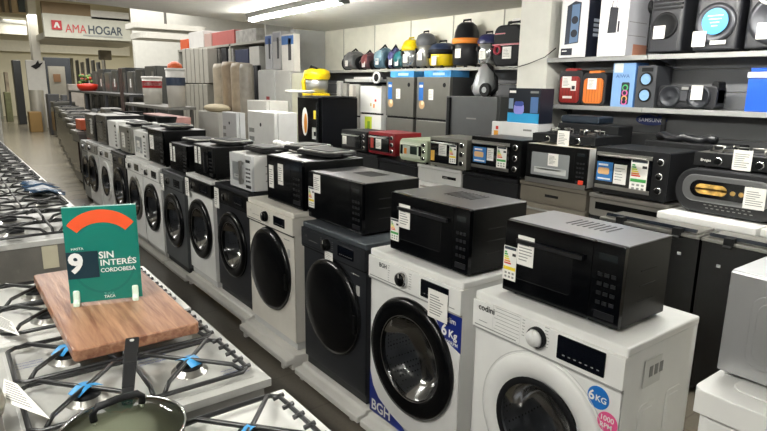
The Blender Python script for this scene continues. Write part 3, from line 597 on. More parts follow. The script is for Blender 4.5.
# ------------------------------------------------------------------ stoves standing back to back with the washers
BACK = M('#08090b', .25, 0)
def back_stove(label, y0, w=.6, X=3.2, z=.9):
    t = thing('stove', label, 'stove', (X, y0, 0))
    b = MB(); b.box(0, .22, .003, w-.003, .03, z-.03, BACK); obj('back_panel', b, t)
    b = MB(); b.box(-.012, .22, 0, w, z-.03, z-.012, STEEL); b.box(.02, .21, .02, w-.02, z-.012, z, TOPST); obj('cooktop', b, t, .003)
    for yy in (.12, .46): b = MB(); b.box(-.03, .02, yy-.022, yy+.022, z-.03, z+.012, MATBLK); b.cyl((-.03, yy-.02, z-.035), (-.03, yy+.02, z-.035), .009, RUB, 10); obj('lid_hinge', b, t)
    b = MB(); b.box(.012, .03, .03, w-.03, z-.002, z+.014, M('#2b3038', .1)); obj('lid_edge', b, t)
    b = MB()
    for (yy, zz) in ((.1, z-.13), (.3, z-.12), (.5, z-.15), (.22, z-.33)): b.box(-.004, 0, yy-.01, yy+.01, zz-.008, zz+.008, M('#b9bcbd', .5))
    obj('clip', b, t)
    b = MB(); b.tube([(-.01, .34, z-.3), (-.012, .27, z-.22), (-.01, .24, z-.19)], .006, M('#c9c9c6', .4)); obj('gas_pipe', b, t, label='pale bare pipe end')
    return t
B1 = back_stove('black backed stove with steel top right behind the nearest white washer', 1.38)
dup(B1, (3.2, .77, 0), 'black backed stove at the right edge behind the silver microwave')
# ------------------------------------------------------------------ second row of big appliances (front plane x = 3.6)
def cooker(label, y0, w, z, col, kind, name='dishwasher', cat='dishwasher'):
    t = thing(name, label, cat, (3.44 if kind == 'slab' else 3.6, y0, 0))
    b = MB(); b.box(.02, .6, .003, w-.003, .02, z-.03, col); obj('body', b, t, .004)
    b = MB(); b.box(-.01, .6, 0, w, z-(.04 if kind == 'slab' else .03), z, col if kind != 'slab' else WHITE); obj('top', b, t, .004)
    b = MB(); b.box(0, .02, .005, w-.005, z-.15, z-.035, col); 
    if kind == 'white': b.rx(0, w*.12, w*.42, z-.1, z-.075, BLACK); b.text('DREAN', (-.002, w*.4, z-.096), .018, PAPER)
    if kind == 'steel':
        b.rx(0, .05, w-.05, z-.11, z-.06, BLACK); 
    if kind == 'beige': b.rx(0, w*.4, w*.6, z-.1, z-.08, MATBLK)
    obj('control_panel', b, t, .003)
    b = MB(); b.box(0, .02, .005, w-.005, .1, z-.16, col if kind != 'steel' else M('#202225', .1)); D = obj('door', b, t, .004)
    b = MB(); b.cyl((-.03, .08, z-.2), (-.03, w-.08, z-.2), .009, STEEL, 10); b.box(-.03, 0, .085, .1, z-.207, z-.193, STEEL); b.box(-.03, 0, w-.1, w-.085, z-.207, z-.193, STEEL); obj('handle', b, D)
    return t
cooker('white appliance with black name plate under the grey toaster oven', 3.6, .59, .945, WHITE, 'white')
cooker('black appliance under the black toaster oven with picture sticker', 2.97, .62, .945, M('#1c1d20', .35), 'black')
cooker('beige steel appliance under the wide black microwave', 2.35, .6, .955, M('#8a8377', .4, .4), 'beige')
cooker('steel cooker with black strip under the steel toaster oven', 1.76, .57, .95, M('#a09d96', .35, .6), 'steel', 'stove', 'stove')
cooker('white washing machine with thick lid under the grill oven', 1.2, .55, .935, WHITE, 'slab', 'washing_machine', 'washing machine')
cooker('white appliance at the right edge beside the grill oven stand', .58, .6, .94, WHITE, 'slab', 'washing_machine', 'washing machine')
cooker('dark cooker under the green toaster oven', 4.21, .6, .935, M('#242528', .3), 'black', 'stove', 'stove')
cooker('dark cooker under the red toaster oven', 4.83, .6, .955, M('#2c2d2f', .3), 'black', 'stove', 'stove')
# ------------------------------------------------------------------ toaster ovens on the second row (front plane x = 3.56)
def toaster(label, y0, z, w, h, d=.34, col=BLACK, face=None, bars=None, knobs=3, name='toaster_oven', cat='toaster oven', stick=None, X=3.56, r=.01, kr=.02, tcol=None):
    t = thing(name, label, cat, (X, y0, z)); face = face or col
    b = MB(); b.rbox(0, 0, w, .014, h, .01, d, r, col); obj('body', b, t, .004)
    if tcol: b = MB(); b.box(.015, d, .01, w-.01, h, h+.003, tcol); obj('top_sheet', b, t)
    cw = w*.2
    b = MB(); b.rbox(0, 0, w, .014, h, -.002, .01, r, face); obj('front_frame', b, t, .002)
    b = MB(); b.rbox(0, cw, w-.02, .045, h-.03, -.012, -.002, .008, M('#0d0f12', .08, coat=.4)); 
    D = obj('door', b, t)
    if bars:
        b = MB(); b.box(-.018, -.01, cw, w-.02, h-.055, h-.03, bars); obj('door_bar', b, D); b = MB(); b.box(-.015, -.011, cw, w-.02, .045, .07, bars); obj('door_bar', b, D)
    b = MB(); b.cyl((-.035, cw+.03, h-.05), (-.035, w-.05, h-.05), .007, bars or STEEL, 10); b.box(-.035, -.012, cw+.035, cw+.045, h-.055, h-.045, bars or STEEL); b.box(-.035, -.012, w-.065, w-.055, h-.055, h-.045, bars or STEEL); obj('handle', b, D)
    for k in range(knobs):
        q = MB(); q.lathe((-.002, cw*.5, h*(.25+.56*k/max(1, knobs-1))), (-1, 0, 0), [(kr, 0), (kr*.95, .012), (kr*.8, .014)], CHROME, 20); q.lathe((-.002, cw*.5, h*(.25+.56*k/max(1, knobs-1))), (-1, 0, 0), [(kr*.78, .014), (kr*.7, .02), (.001, .021)], BLACK, 20); obj('knob', q, t)
    if stick: b = MB(); stick(b, w, h, cw); obj('sticker', b, t)
    feet(t, w, d); return t
BLUS = M('#2d74b8', .4)
def pic(b, y0, y1, z0, z1, c=BLUS, q=-.0125):
    b.rx(q, y0, y1, z0, z1, c)
    ym, zm = (y0+y1)/2, (z0+z1)/2; b.rbox(0, ym-(y1-y0)*.3, ym+(y1-y0)*.42, zm-(z1-z0)*.15, zm+(z1-z0)*.2, q-.0022, q-.001, (z1-z0)*.1, M('#e0b27c', .5))
    b.rx(q-.0012, y0+(y1-y0)*.1, y0+(y1-y0)*.9, z0+(z1-z0)*.08, z0+(z1-z0)*.16, PAPER, .0004); b.rx(q-.0012, y0+(y1-y0)*.3, y0+(y1-y0)*.9, z1-(z1-z0)*.2, z1-(z1-z0)*.1, PAPER, .0004)
def st_o1(b, w, h, cw): price(b, -.0125, w-.03, h*.7, .08, .09, 5)
def st_o2(b, w, h, cw): price(b, -.0125, w-.14, h*.72, .09, .1, 5); b.rx(-.0125, w-.1, w-.05, h*.3, h*.75, M('#b03a34', .5))
def st_o3(b, w, h, cw): b.rx(-.0125, cw+.03, w-.06, .07, h*.72, M('#c6cfc0', .4)); b.rx(-.014, cw+.05, cw+.15, .08, h*.7, M('#22302a', .3)); b.rx(-.014, w-.12, w-.08, h*.35, h*.6, GO)
def st_o4(b, w, h, cw): b.rx(-.002, w-.02, w-.0, .0, .0, PAPER); price(b, -.0125, w-.13, h*.78, .1, .1, 5); energy(b, -.0125, cw+.1, h*.8, .085, .16, GY); b.rx(-.0125, w-.075, w-.025, .06, h*.55, M('#c79a3a', .5))
def st_o5(b, w, h, cw): pic(b, w*.66, w*.93, h*.3, h*.72); price(b, -.0125, w*.64, h*.72, .07, .1, 5); energy(b, -.0125, w*.44, h*.8, .1, .17, GR)
def st_o7(b, w, h, cw): pic(b, w*.72, w*.95, h*.3, h*.7); price(b, -.0125, w*.7, h*.68, .09, .13, 5); energy(b, -.0125, w*.47, h*.83, .115, .21, GR)
def st_o6(b, w, h, cw): price(b, -.0125, w*.72, h*.72, .08, .09, 5)
toaster('small black toaster oven with white label, left of the red one', 4.98, .965, .47, .22, stick=st_o1, col=MATBLK)
toaster('red toaster oven between the small black and the pale green one', 4.5, .965, .44, .235, col=M('#8e1420', .3), face=M('#7d101b', .3), stick=st_o2, kr=.022)
toaster('pale green retro toaster oven with rounded corners', 4.02, .95, .4, .22, col=M('#aab79b', .35), face=M('#b7c2a8', .35), stick=st_o3, r=.05, bars=M('#c8cfbd', .3))
toaster('grey toaster oven with three round knobs beside the pale green one', 3.52, .945, .46, .275, col=M('#77776f', .35, .3), face=M('#8c8b82', .35, .3), stick=st_o4, kr=.026, d=.36)
toaster('black toaster oven with blue picture sticker and silver bars', 2.93, .96, .53, .3, col=BLACK, stick=st_o5, bars=STEEL, d=.36, kr=.024)
toaster('wide steel toaster oven with blue picture sticker and big energy label', 1.775, .955, .51, .32, col=MATBLK, face=M('#17181a', .3), stick=st_o7, bars=STEEL, d=.4, kr=.024)
t = microwave('wide black microwave in a white case, front with silver window, carrying a gas hob', 3.56, 2.345, .96, .53, .42, .29, col=M('#c9c9c6', .35), door=BLACK, top=M('#c4bfae', .4), style=2, split=.2, labels=(('p', .2, .06, .09, .09),), cat='microwave')
b = MB(); b.rx(0, .02, .06, .03, .065, M('#e0452c', .4), .004); obj('button', b, t, label='red square button')
b = MB(); b.box(-.004, 0, 0, .53, -.0, .035, STEEL); obj('bottom_trim', b, t)
# grill oven with rounded outline
t = thing('grill_oven', 'black rounded grill oven with silver oval frame at the right end of the second row', 'grill oven', (3.57, 1.13, .935))
w_, h_ = .6, .27
b = MB(); b.rbox(0, 0, w_, .01, h_, 0, .34, .12, M('#1d1e21', .4), 8); obj('body', b, t, .012)
b = MB(); b.rbox(0, .06, w_-.05, .075, h_-.035, -.014, 0, .07, M('#8a8b8c', .3, .7), 8); obj('frame', b, t, .006)
b = MB(); b.rbox(0, .12, w_-.1, .105, h_-.065, -.02, -.012, .05, M('#0d0d0f', .1), 8)
b.rbox(0, .29, w_-.13, .125, h_-.085, -.0215, -.019, .035, M('#c29a4e', .4, var=.5, vscale=30), 6)
for k in range(3): b.disc((-.02, .17+.045*k, .15), (-1, 0, 0), .014, M('#9b7b45', .4))
obj('window', b, t)
b = MB(); price(b, -.021, .2, .2, .11, .12, 7); obj('price_label', b, t)
b = MB()
for k in range(9):
    for j in range(2): b.rx(0, .15+.03*k+.012*j, .165+.03*k+.012*j, .04+.018*j, .045+.018*j, INK)
obj('vent_marks', b, t); 
for yy in (.1, .5): b = MB(); b.box(.05, .3, yy-.02, yy+.02, -.0, .02, RUB); obj('foot', b, t)
# portable hobs
def hob(label, X, y, z, w=.56, d=.34, h=.07, paper=True, txt=False):
    t = thing('gas_hob', label, 'gas hob', (X, y, z))
    b = MB(); b.box(0, d, 0, w, .012, h, MATBLK); b.box(.01, d-.01, .01, w-.01, h, h+.003, TOPST if txt else MATBLK); obj('body', b, t, .006)
    for yy in (.14, w-.14):
        b = MB(); 
        for (ax_, c) in ((0, 0), (1, 0)):
            for s_ in (-1, 1):
                pts = [(d/2+(s_*.1 if ax_ == 0 else 0), yy+(s_*.1 if ax_ else 0), h+.004), (d/2+(s_*.1 if ax_ == 0 else 0), yy+(s_*.1 if ax_ else 0), h+.035), (d/2+(s_*.03 if ax_ == 0 else 0), yy+(s_*.03 if ax_ else 0), h+.035)]
                b.tube(pts, .005, STEEL if True else IRON, 6)
        b.lathe((d/2, yy, h+.006), (0, 0, 1), [(.11, 0), (.115, .004), (.105, .004)], IRON, 24); obj('grate', b, t)
        b = MB(); b.cyl((d/2, yy, h), (d/2, yy, h+.018), .032, STEELD); obj('burner', b, t)
        b = MB(); b.cyl((-.018, yy, h*.5), (0, yy, h*.5), .018, BLACK); b.lathe((0, yy, h*.5), (-1, 0, 0), [(.024, 0), (.024, .003), (.019, .004)], CHROME, 18); obj('knob', b, t)
    if paper: b = MB(); price(b, -.02, w*.55, h+.035, .1, .115, 7); obj('price_label', b, t)
    if txt: b = MB(); b.text('Brogas', (-.002, w-.04, h*.45), .022, PAPER, bold=.01); obj('lettering', b, t)
    for (x, yy) in ((.04, .04), (.04, w-.04), (d-.04, .04), (d-.04, w-.04)): b = MB(); b.cyl((x, yy, 0), (x, yy, .014), .013, RUB, 10); obj('foot', b, t)
    return t
hob('black two burner gas hob with a hanging price sheet, on the wide black microwave', 3.62, 2.34, 1.254, .54, .34)
hob('black two burner gas hob standing on top of the grill oven', 3.62, 1.16, 1.205, .5, .3, .09, True, True)
# things under the shelf
b = MB(); pts = [Vector((4.2, 2.0+.07*k, 1.3+.04*math.sin(k*1.7))) for k in range(9)]
b.box(4.02, 4.25, 1.6, 2.2, .95, 1.31, MATBLK); tag(obj('storage_box', b, None, .01), 'black box behind the steel toaster oven', 'box')
b = MB(); b.tube([Vector((4.08+.03*math.sin(k), 1.75+.05*k, 1.335+.012*math.sin(2*k))) for k in range(9)], .028, M('#1e1f22', .3), 8); tag(obj('hose', b), 'black rolled hose lying behind the steel toaster oven', 'hose')
b = MB(); b.box(4.0, 4.2, 2.4, 2.94, .955, 1.39, MATBLK); b.rbox(0, 2.6, 2.95, 1.39, 1.45, 4.05, 4.25, .02, M('#1b2530', .3)); tag(obj('storage_box', b, None, .01), 'black box stack behind the gas hob under the shelf', 'box')
# ------------------------------------------------------------------ speaker shelving
GND = M('#77787a', .5); SHF = M('#9b9c9a', .4, .2)
t = thing('shelving_unit', 'dark grey shelving unit holding the speakers along the right wall', 'shelf', (4.3, .3, 0))
b = MB()
for k in range(10):
    for (y0, y1) in ((0, 1.2), (1.205, 2.1), (2.105, 3.0)): b.box(.34, .36, y0, y1, .8+.17*k, .966+.17*k, GND)
obj('back_panel', b, t)
for yy in (0, 1.19, 2.09, 2.98): b = MB(); b.box(.31, .36, yy-.015, yy+.015, 0, CZ, M('#4a4b4e', .5)); obj('upright', b, t)
for zz in (1.51, 1.9):
    for (y0, y1) in ((0, 1.2), (1.206, 2.1) if zz > 1.6 else (1.206, 2.1), (2.106, 3.02)):
        b = MB(); b.box(0, .34, y0, y1, zz-.0, zz+.012, SHF); b.box(-.006, 0.006, y0, y1, zz-.022, zz+.014, SHF); obj('shelf_board', b, t, .002)
        for yy in (y0+.04, y1-.04): b = MB(); b.prism([(.02, zz-.001), (.34, zz-.001), (.34, zz-.06), (.3, zz-.06)], 1, yy-.004, yy+.004, M('#5c5d5f', .5)); obj('bracket', b, t)
b = MB(); b.box(.0, .36, 0, 3.0, .0, .78, M('#505154', .6)); obj('base', b, t)
b = MB(); 
el = [(2.2+.13*math.cos(2*math.pi*k/32), 1.42+.045*math.sin(2*math.pi*k/32)) for k in range(32)]
b.prism(el, 0, .325, .338, M('#26387c', .4)); b.text('SAMSUNG', (.3235, 2.2+.105, 1.404), .042, M('#e2e6f2', .4), width=.21, bold=.01); tag(obj('wall_emblem', b, None, 0, None, (4.3, .3, 0)), 'dark blue oval emblem with SAMSUNG lettering under the middle shelf', 'emblem')
def carton(name, label, X, y0, z, w, d, h, front, side, art, cat='box', group=None, bev=.003):
    t = thing(name, label, cat, (X, y0, z), 0, group)
    b = MB(); b.box(0, d, 0, w, 0, h, side); b.rx(0, 0.001, w-.001, .001, h-.001, front, .001); obj('carton', b, t, bev)
    if art: b = MB(); art(b, w, h, d); obj('print', b, t)
    return t
ZS1, ZS2 = 1.522, 1.912
CART = M('#e4e3e2', .5); DK = M('#1b1f2c', .4)
def art_tower(b, w, h, d):
    b.prism([(w*.8, h*.22), (w*.3, h*.24), (w*.28, h*.9), (w*.5, h*.93), (w*.78, h*.86)], 0, -.004, -.001, M('#2b3240', .4)); b.prism([(w*.62, h*.24), (w*.32, h*.26), (w*.32, h*.88), (w*.6, h*.87)], 0, -.005, -.002, M('#5d7797', .3))
    for k in (.4, .62): b.disc((-.005, w*.47, h*k), (-1, 0, 0), w*.12, DK)
    b.rx(-.001, w*.5, w*.92, .02, .075, DK); b.rx(-.0022, w*.7, w*.88, .05, .058, PAPER, .0004)
    b.box(0.0, d, -.0012, 0, 0, h, DK)
    for k in range(4): b.box(d*.3, d*.7, -.002, -.001, h*(.35+.08*k), h*(.4+.08*k), M('#a9b0bd', .5))
carton('speaker_box', 'white carton with a dark tower speaker printed on it, leftmost on the top shelf', 4.28, 2.93, ZS2, .26, .26, .48, CART, DK, art_tower)
def art_trolley(b, w, h, d):
    b.prism([(w*.68, h*.35), (w*.38, h*.35), (w*.36, h*.72), (w*.64, h*.74)], 0, -.004, -.001, M('#2b2d33', .4)); b.tube([(-.003, w*.58, h*.73), (-.003, w*.57, h*.82), (-.003, w*.42, h*.82), (-.003, w*.43, h*.73)], .003, DK, 6)
    b.rx(-.001, w*.28, w*.34, h*.36, h*.52, DK); sticks(b, -.001, w*.7, h*.25, 4, w_=w*.5, dz=-.02)
    b.box(.1, d, -.0012, 0, 0, .09, M('#b07a63', .5)); b.box(.02, d*.9, -.0012, 0, h*.3, h*.31, INK); b.box(.02, d*.9, -.0012, 0, h*.5, h*.51, INK)
carton('speaker_box', 'white carton with a trolley speaker printed on it, second on the top shelf', 4.28, 2.58, ZS2, .245, .3, .5, CART, M('#b9bac0', .5), art_trolley)
def speaker(label, X, y0, z, w, d, h, style):
    t = thing('speaker', label, 'speaker', (X, y0, z)); BS = M('#202126', .45)
    b = MB(); b.rbox(2, 0, d, 0, w, .015, h, .03, BS); obj('cabinet', b, t, .01)
    if style == 0:
        for k in range(5): b = MB(); b.box(-.012, 0, .01, w-.03, h*.62+.028*k, h*.62+.012+.028*k, MATBLK); obj('grille_bar', b, t)
        b = MB(); b.lathe((0, w*.5, h*.4), (-1, 0, 0), [(w*.36, 0), (w*.37, .012), (w*.3, .014), (w*.26, .0), (.001, .012)], MATBLK, 32); obj('woofer', b, t)
        b = MB(); b.cyl((.06, w, h*.7), (.06, w+.03, h*.7), .05, MATBLK); obj('wheel', b, t)
    else:
        b = MB(); b.lathe((0, w*.5, h*.38), (-1, 0, 0), [(w*.45, 0), (w*.45, .012), (w*.36, .016), (w*.3, .004), (.001, .01)], M('#3c3d42', .3, .4), 40); obj('woofer', b, t)
        b = MB(); b.prism([(w*.1, h*.95), (w*.6, h*.95), (w*.3, h*.7), (w*.1, h*.72)], 0, -.012, 0, MATBLK); obj('horn', b, t)
    return t
s1 = speaker('black trolley speaker with white price sheet on the top shelf, beside the cartons', 4.28, 2.16, ZS2, .25, .26, .5, 0)
b = MB(); price(b, -.016, .2, .2, .085, .09, 6); obj('price_label', b, s1)
s2 = speaker('black party speaker with round blue sticker on the top shelf', 4.26, 1.78, ZS2, .29, .26, .5, 1)
b = MB(); b.disc((-.019, .145, .2), (-1, 0, 0), .085, M('#3a9bd6', .35), 32); 
for k in range(4): b.rx(-.0202, .095+.01*k, .195-.01*k, .235-.022*k, .24-.022*k, PAPER, .0004)
obj('sticker', b, s2, label='round blue sticker'); b = MB(); price(b, -.022, .28, .14, .09, .1, 6); obj('price_label', b, s2)
b = MB(); b.rx(-.018, .06, .16, .05, .075, PAPER); obj('name_tag', b, s2)
s3 = speaker('black speaker with a white decal at the right end of the top shelf', 4.26, 1.4, ZS2, .34, .26, .5, 1)
b = MB(); price(b, -.02, .26, .17, .15, .1, 6); obj('price_label', b, s3); b = MB(); b.tube([(-.02, .18+.09*math.cos(a*.4), .33+.05*math.sin(a*.4)) for a in range(16)], .01, PAPER, 6, True); obj('decal', b, s3)
# middle shelf
def small_speaker(label, y0, w, h, col, acc, lab):
    t = thing('speaker', label, 'speaker', (4.34, y0, ZS1)); BS = M('#1c1d21', .45)
    b = MB(); b.rbox(0, 0, w, 0, h, 0, .2, .04, BS, 6); obj('cabinet', b, t, .008)
    b = MB(); b.rbox(0, .022, w-.022, .02, h*.82, -.012, 0, .03, col, 6)
    for k in range(6): b.box(-.014, -.011, .03+(w-.06)*k/6, .034+(w-.06)*k/6, .03, h*.78, M('#5c2a1e' if acc else '#a3541a', .5))
    obj('grille', b, t, .003)
    b = MB(); b.rbox(0, w*.25, w*.75, h*.97, h*1.05, .0, .06, .008, col); obj('handle', b, t, .003)
    b = MB(); price(b, -.016, w*.8 if acc else w*.72, h*.82, w*.38, w*.4, 6); obj('price_label', b, t)
    if acc: b = MB(); b.rx(-.014, .05, .1, .12, .2, PAPER); b.rx(-.0155, .06, .09, .13, .16, DK); b.rx(-.0145, w*.35, w*.75, .055, .075, PAPER); obj('sticker', b, t)
    return t
small_speaker('red fronted portable speaker on the middle shelf', 2.975, .235, .29, M('#8e2320', .4), True, 0)
small_speaker('orange fronted portable speaker on the middle shelf', 2.755, .22, .27, M('#d9772a', .4), False, 0)
def art_aiwa(b, w, h, d):
    b.rx(-.001, w*.55, w*.95, h*.78, h*.99, M('#c6cfc6', .5)); b.text('AIWA', (-.003, w*.85, h*.66), .04, M('#38568f', .5), width=w*.62)
    b.rbox(0, w*.2, w*.55, h*.06, h*.56, -.004, -.001, .012, DK); 
    for (k, c) in ((.44, '#49b36a'), (.32, '#d85fa0'), (.19, '#e7b45a'), (.12, '#d85fa0')): b.disc((-.004, w*.38, h*k), (-1, 0, 0), w*.13, M(c, .4)); b.disc((-.0052, w*.38, h*k), (-1, 0, 0), w*.08, DK)
carton('speaker_box', 'light blue carton with a colourful speaker printed on it, on the middle shelf', 4.34, 2.51, ZS1, .19, .18, .34, M('#7ba2cf', .5), M('#4a78b8', .5), art_aiwa)
t = thing('speaker', 'grey tower speaker with two pale blue drivers on the middle shelf', 'speaker', (4.34, 2.34, ZS1))
b = MB(); b.rbox(0, 0, .155, 0, .315, 0, .2, .012, M('#3b3d41', .4)); b.rx(0, .03, .12, .27, .3, MATBLK); obj('cabinet', b, t, .004)
for zz in (.215, .095): b = MB(); b.lathe((0, .078, zz), (-1, 0, 0), [(.052, 0), (.05, .01), (.042, .012), (.04, .006)], MATBLK, 28); b.lathe((0, .078, zz), (-1, 0, 0), [(.04, .006), (.02, .002), (.001, .01)], M('#7fa6cf', .3), 28); obj('driver', b, t)
t = thing('boombox', 'black boombox with two round speakers and white label on the middle shelf', 'boombox', (4.34, 1.9, ZS1))
b = MB(); b.rbox(0, 0, .43, .01, .17, .02, .17, .03, M('#1d1e22', .4), 6); b.rbox(0, .0, .05, .03, .2, .03, .15, .02, MATBLK); obj('cabinet', b, t, .01)
for yy in (.33, .12): b = MB(); b.lathe((.02, yy, .09), (-1, 0, 0), [(.078, 0), (.08, .012), (.07, .018), (.06, .006), (.02, .002), (.001, .012)], M('#2f3136', .3, .3), 32); obj('driver', b, t)
b = MB(); b.rx(.018, .2, .25, .06, .13, M('#3c3d42', .3), .012); b.rx(.018, .2, .25, .14, .16, INK); obj('control_panel', b, t)
b = MB(); price(b, 0, .17, .17, .08, .1, 6); obj('price_label', b, t)
t = thing('cool_box', 'bright blue cool box with hanging papers at the right end of the middle shelf', 'cool box', (4.32, 1.32, ZS1))
b = MB(); b.box(0, .26, 0, .38, 0, .22, M('#1a55c4', .35)); obj('box', b, t, .01)
b = MB(); b.box(-.008, .27, -.006, .386, .22, .26, M('#b9bcc6', .4)); b.box(.0, .26, .01, .37, .26, .285, M('#1a55c4', .35)); obj('lid', b, t, .006)
b = MB(); price(b, -.012, .24, .24, .12, .12, 7); obj('price_label', b, t); b = MB(); price(b, -.015, .13, .27, .1, .14, 7); obj('price_label', b, t)
# ------------------------------------------------------------------ picture box, white chest and dark freezer at the pillar
def art_fryer(b, w, h, d):
    b.rx(-.001, 0, w, 0, h*.28, M('#2a9bd0', .4)); b.rbox(0, w*.48, w*.8, h*.25, h*.55, -.004, -.001, .03, M('#8f8fd8', .35)); b.rbox(0, w*.5, w*.78, h*.48, h*.62, -.005, -.001, .02, M('#3a4f9f', .35))
    b.rx(-.001, w*.83, w*.97, h*.4, h*.7, M('#7f93a8', .4)); b.rx(-.001, w*.76, w*.97, h*.86, h*.93, PAPER); b.rx(-.001, w*.05, w*.3, h*.86, h*.92, INK); b.rx(-.001, w*.05, w*.28, h*.3, h*.75, M('#4c6fa0', .4))
carton('appliance_box', 'dark carton with blue appliance picture standing beside the pillar', 4.0, 3.13, 1.366, .34, .18, .29, M('#0f1722', .3), DK, art_fryer)
t = thing('freezer', 'white compact freezer with coloured sticker left of the gas hob', 'freezer', (3.98, 3.28, .6))
t.location = (3.98, 3.13, .955)
b = MB(); b.box(.03, .22, 0, .5, 0, .405, M('#c9cacb', .4)); obj('body', b, t, .01)
b = MB(); b.box(0, .03, .0, .5, .01, .41, M('#dddddc', .35)); D = obj('door', b, t, .008)
b = MB(); b.rx(0, .2, .4, .2, .29, M('#2f7fc0', .4)); b.rx(0, .42, .47, .27, .33, M('#e7a23a', .4)); b.rx(0, .42, .45, .34, .37, GRD); b.rx(0, .05, .14, .345, .36, INK); obj('sticker', b, t)
# ------------------------------------------------------------------ fridges
def fridge(label, X, y0, w, d, z, split, col, side=None, stick=None, name='fridge', cat='fridge'):
    t = thing(name, label, cat, (X, y0, 0)); side = side or col
    b = MB(); b.box(.05, d, .003, w-.003, .03, z, side); obj('body', b, t, .004)
    b = MB(); b.box(0, .045, 0, w, split+.012, z, col); b.box(.0, .02, .1, w-.1, split+.012, split+.02, MATBLK); D = obj('door', b, t, .006)
    b = MB(); b.box(0, .045, 0, w, .06, split-.012, col); obj('door', b, t, .006)
    b = MB(); b.box(.015, .05, .01, w-.01, split-.014, split+.014, MATBLK); obj('door_gap', b, t)
    if stick: b = MB(); stick(b, w, z, split); obj('sticker', b, D)
    return t
GSIL = M('#8b8a84', .32, .6); WR = M('#2468b8', .4)
def st_f(b, w, z, sp):
    b.rx(0, w-.12, w-.04, sp+.22, z-.06, WR); b.rx(-.001, w-.11, w-.05, z-.12, z-.09, PAPER, .0004); b.disc((-.001, w-.1, sp+.17), (-1, 0, 0), .05, M('#c9a478', .5)); b.disc((-.0022, w-.11, sp+.19), (-1, 0, 0), .025, M('#e7d7b0', .5))
    b.disc((0, .09, z-.09), (-1, 0, 0), .025, MATBLK); price(b, 0, w*.62, z-.14, .08, .12, 5)
fridge('silver fridge with blue vertical sticker, left one of the pair', 4.62, 5.5, .54, .44, 1.77, 1.28, GSIL, M('#4a4b4c', .4), st_f)
fridge('silver fridge with blue vertical sticker, right one of the pair', 4.62, 4.87, .57, .44, 1.77, 1.28, GSIL, M('#4a4b4c', .4), st_f)
def st_w(b, w, z, sp): b.rx(0, w*.3, w*.36, z-.28, z-.23, GO); b.rx(0, w*.45, w*.5, z-.26, z-.22, M('#c9a83a', .5)); b.rx(0, w*.22, w*.3, z-.2, z-.17, GRD)
fw = fridge('white fridge with yellow sticker left of the silver pair', 4.6, 6.12, .47, .46, 1.66, 1.3, WHITE, None, st_w)
b = MB(); b.rx(0, .2, .36, 1.02, 1.26, M('#c5d23a', .4)); b.rx(-.001, .24, .3, 1.1, 1.2, M('#6f9a2e', .4), .0004); obj('sticker', b, fw, label='lime yellow sticker')
fridge('plain grey fridge at the far left of the fridges by the wall', 4.6, 6.62, .3, .46, 1.68, 1.25, M('#b9b9b3', .4), None)
df = fridge('dark grey freezer under the silver vacuum cleaner, by the pillar', 4.5, 4.05, .74, .5, 1.565, .5, M('#606263', .4, .4), M('#4c4e50', .4), None, 'freezer', 'freezer')
b = MB(); b.rx(0, .28, .42, 1.33, 1.345, INK); obj('badge', b, df)
b = MB(); b.box(-.03, 0, .66, .7, .9, 1.55, MATBLK); obj('handle', b, df, .004)
# flat boxes in blue film on the fridges
for (y, lb) in ((5.55, 'flat parcel in light blue film on the left silver fridge'), (4.9, 'flat parcel in light blue film on the right silver fridge')):
    b = MB(); b.box(4.66, 4.95, y, y+.46, 1.77, 1.845, M('#4f9bd8', .25, 0, .5, 18, var=.25, vscale=8)); b.box(4.655, 4.66, y+.1, y+.3, 1.79, 1.82, M('#a9d2ee', .3)); tag(obj('wrapped_parcel', b, None, .008), lb, 'parcel')
# ------------------------------------------------------------------ vacuum shelf
b = MB(); b.box(4.78, 5.09, 3.7, 8.2, 1.86, 1.875, M('#b5b5ae', .4)); b.box(4.775, 4.785, 3.7, 8.2, 1.845, 1.878, M('#a9a9a2', .4)); tag(obj('wall_shelf', b), 'long grey wall shelf carrying the vacuum cleaners', 'shelf')
ZV = 1.876
def vac_drum(label, x, y, r, h, body, head, hr=1.0, band=None, steel=False, dome=.5, lab=True, handle=True, hcol=None):
    t = thing('vacuum_cleaner', label, 'vacuum cleaner', (x, y, ZV))
    hb = h*(1-dome*.6)
    b = MB(); b.lathe((0, 0, .03), (0, 0, 1), [(.001, 0), (r*.86, 0), (r*.95, .02), (r, hb*.5), (r*.97, hb-.04), (r*.9, hb-.03), (.001, hb-.03)], body, 32); obj('tank', b, t)
    b = MB(); b.lathe((0, 0, hb), (0, 0, 1), [(r*1.03, -.01), (r*1.04, .015), (r*.98*hr, .03), (r*.93*hr, (h-hb)*.45), (r*.75*hr, (h-hb)*.8), (r*.45*hr, (h-hb)*.96), (.001, h-hb)], head, 32); H = obj('motor_head', b, t)
    if band: b = MB(); b.lathe((0, 0, hb-.03), (0, 0, 1), [(r*1.0, -.0), (r*1.07, .01), (r*1.07, .05), (r*1.0, .06)], band, 32); obj('band', b, t)
    if handle: b = MB(); b.tube([(0, -r*.4, h-.02), (0, -r*.35, h+.02), (0, r*.35, h+.02), (0, r*.4, h-.02)], .011, hcol or MATBLK, 8); obj('handle', b, H)
    for a in range(4): b = MB(); an = a*math.pi/2+.78; b.cyl((r*.8*math.cos(an), r*.8*math.sin(an), 0), (r*.8*math.cos(an), r*.8*math.sin(an), .035), .02, MATBLK, 12); obj('wheel', b, t)
    b = MB(); b.cyl((-r*.85, r*.35, hb*.75), (-r*1.05, r*.42, hb*.75), .03, MATBLK); b.cyl((-r*1.0, r*.4, hb*.75), (-r*1.07, r*.43, hb*.75), .018, M('#3a3b3d', .4)); obj('hose_port', b, t)
    if lab: b = MB(); price(b, -r*.99, .02, hb*.7, .09, .1, 5); obj('price_label', b, t)
    return t
YEL = M('#e3c50c', .35)
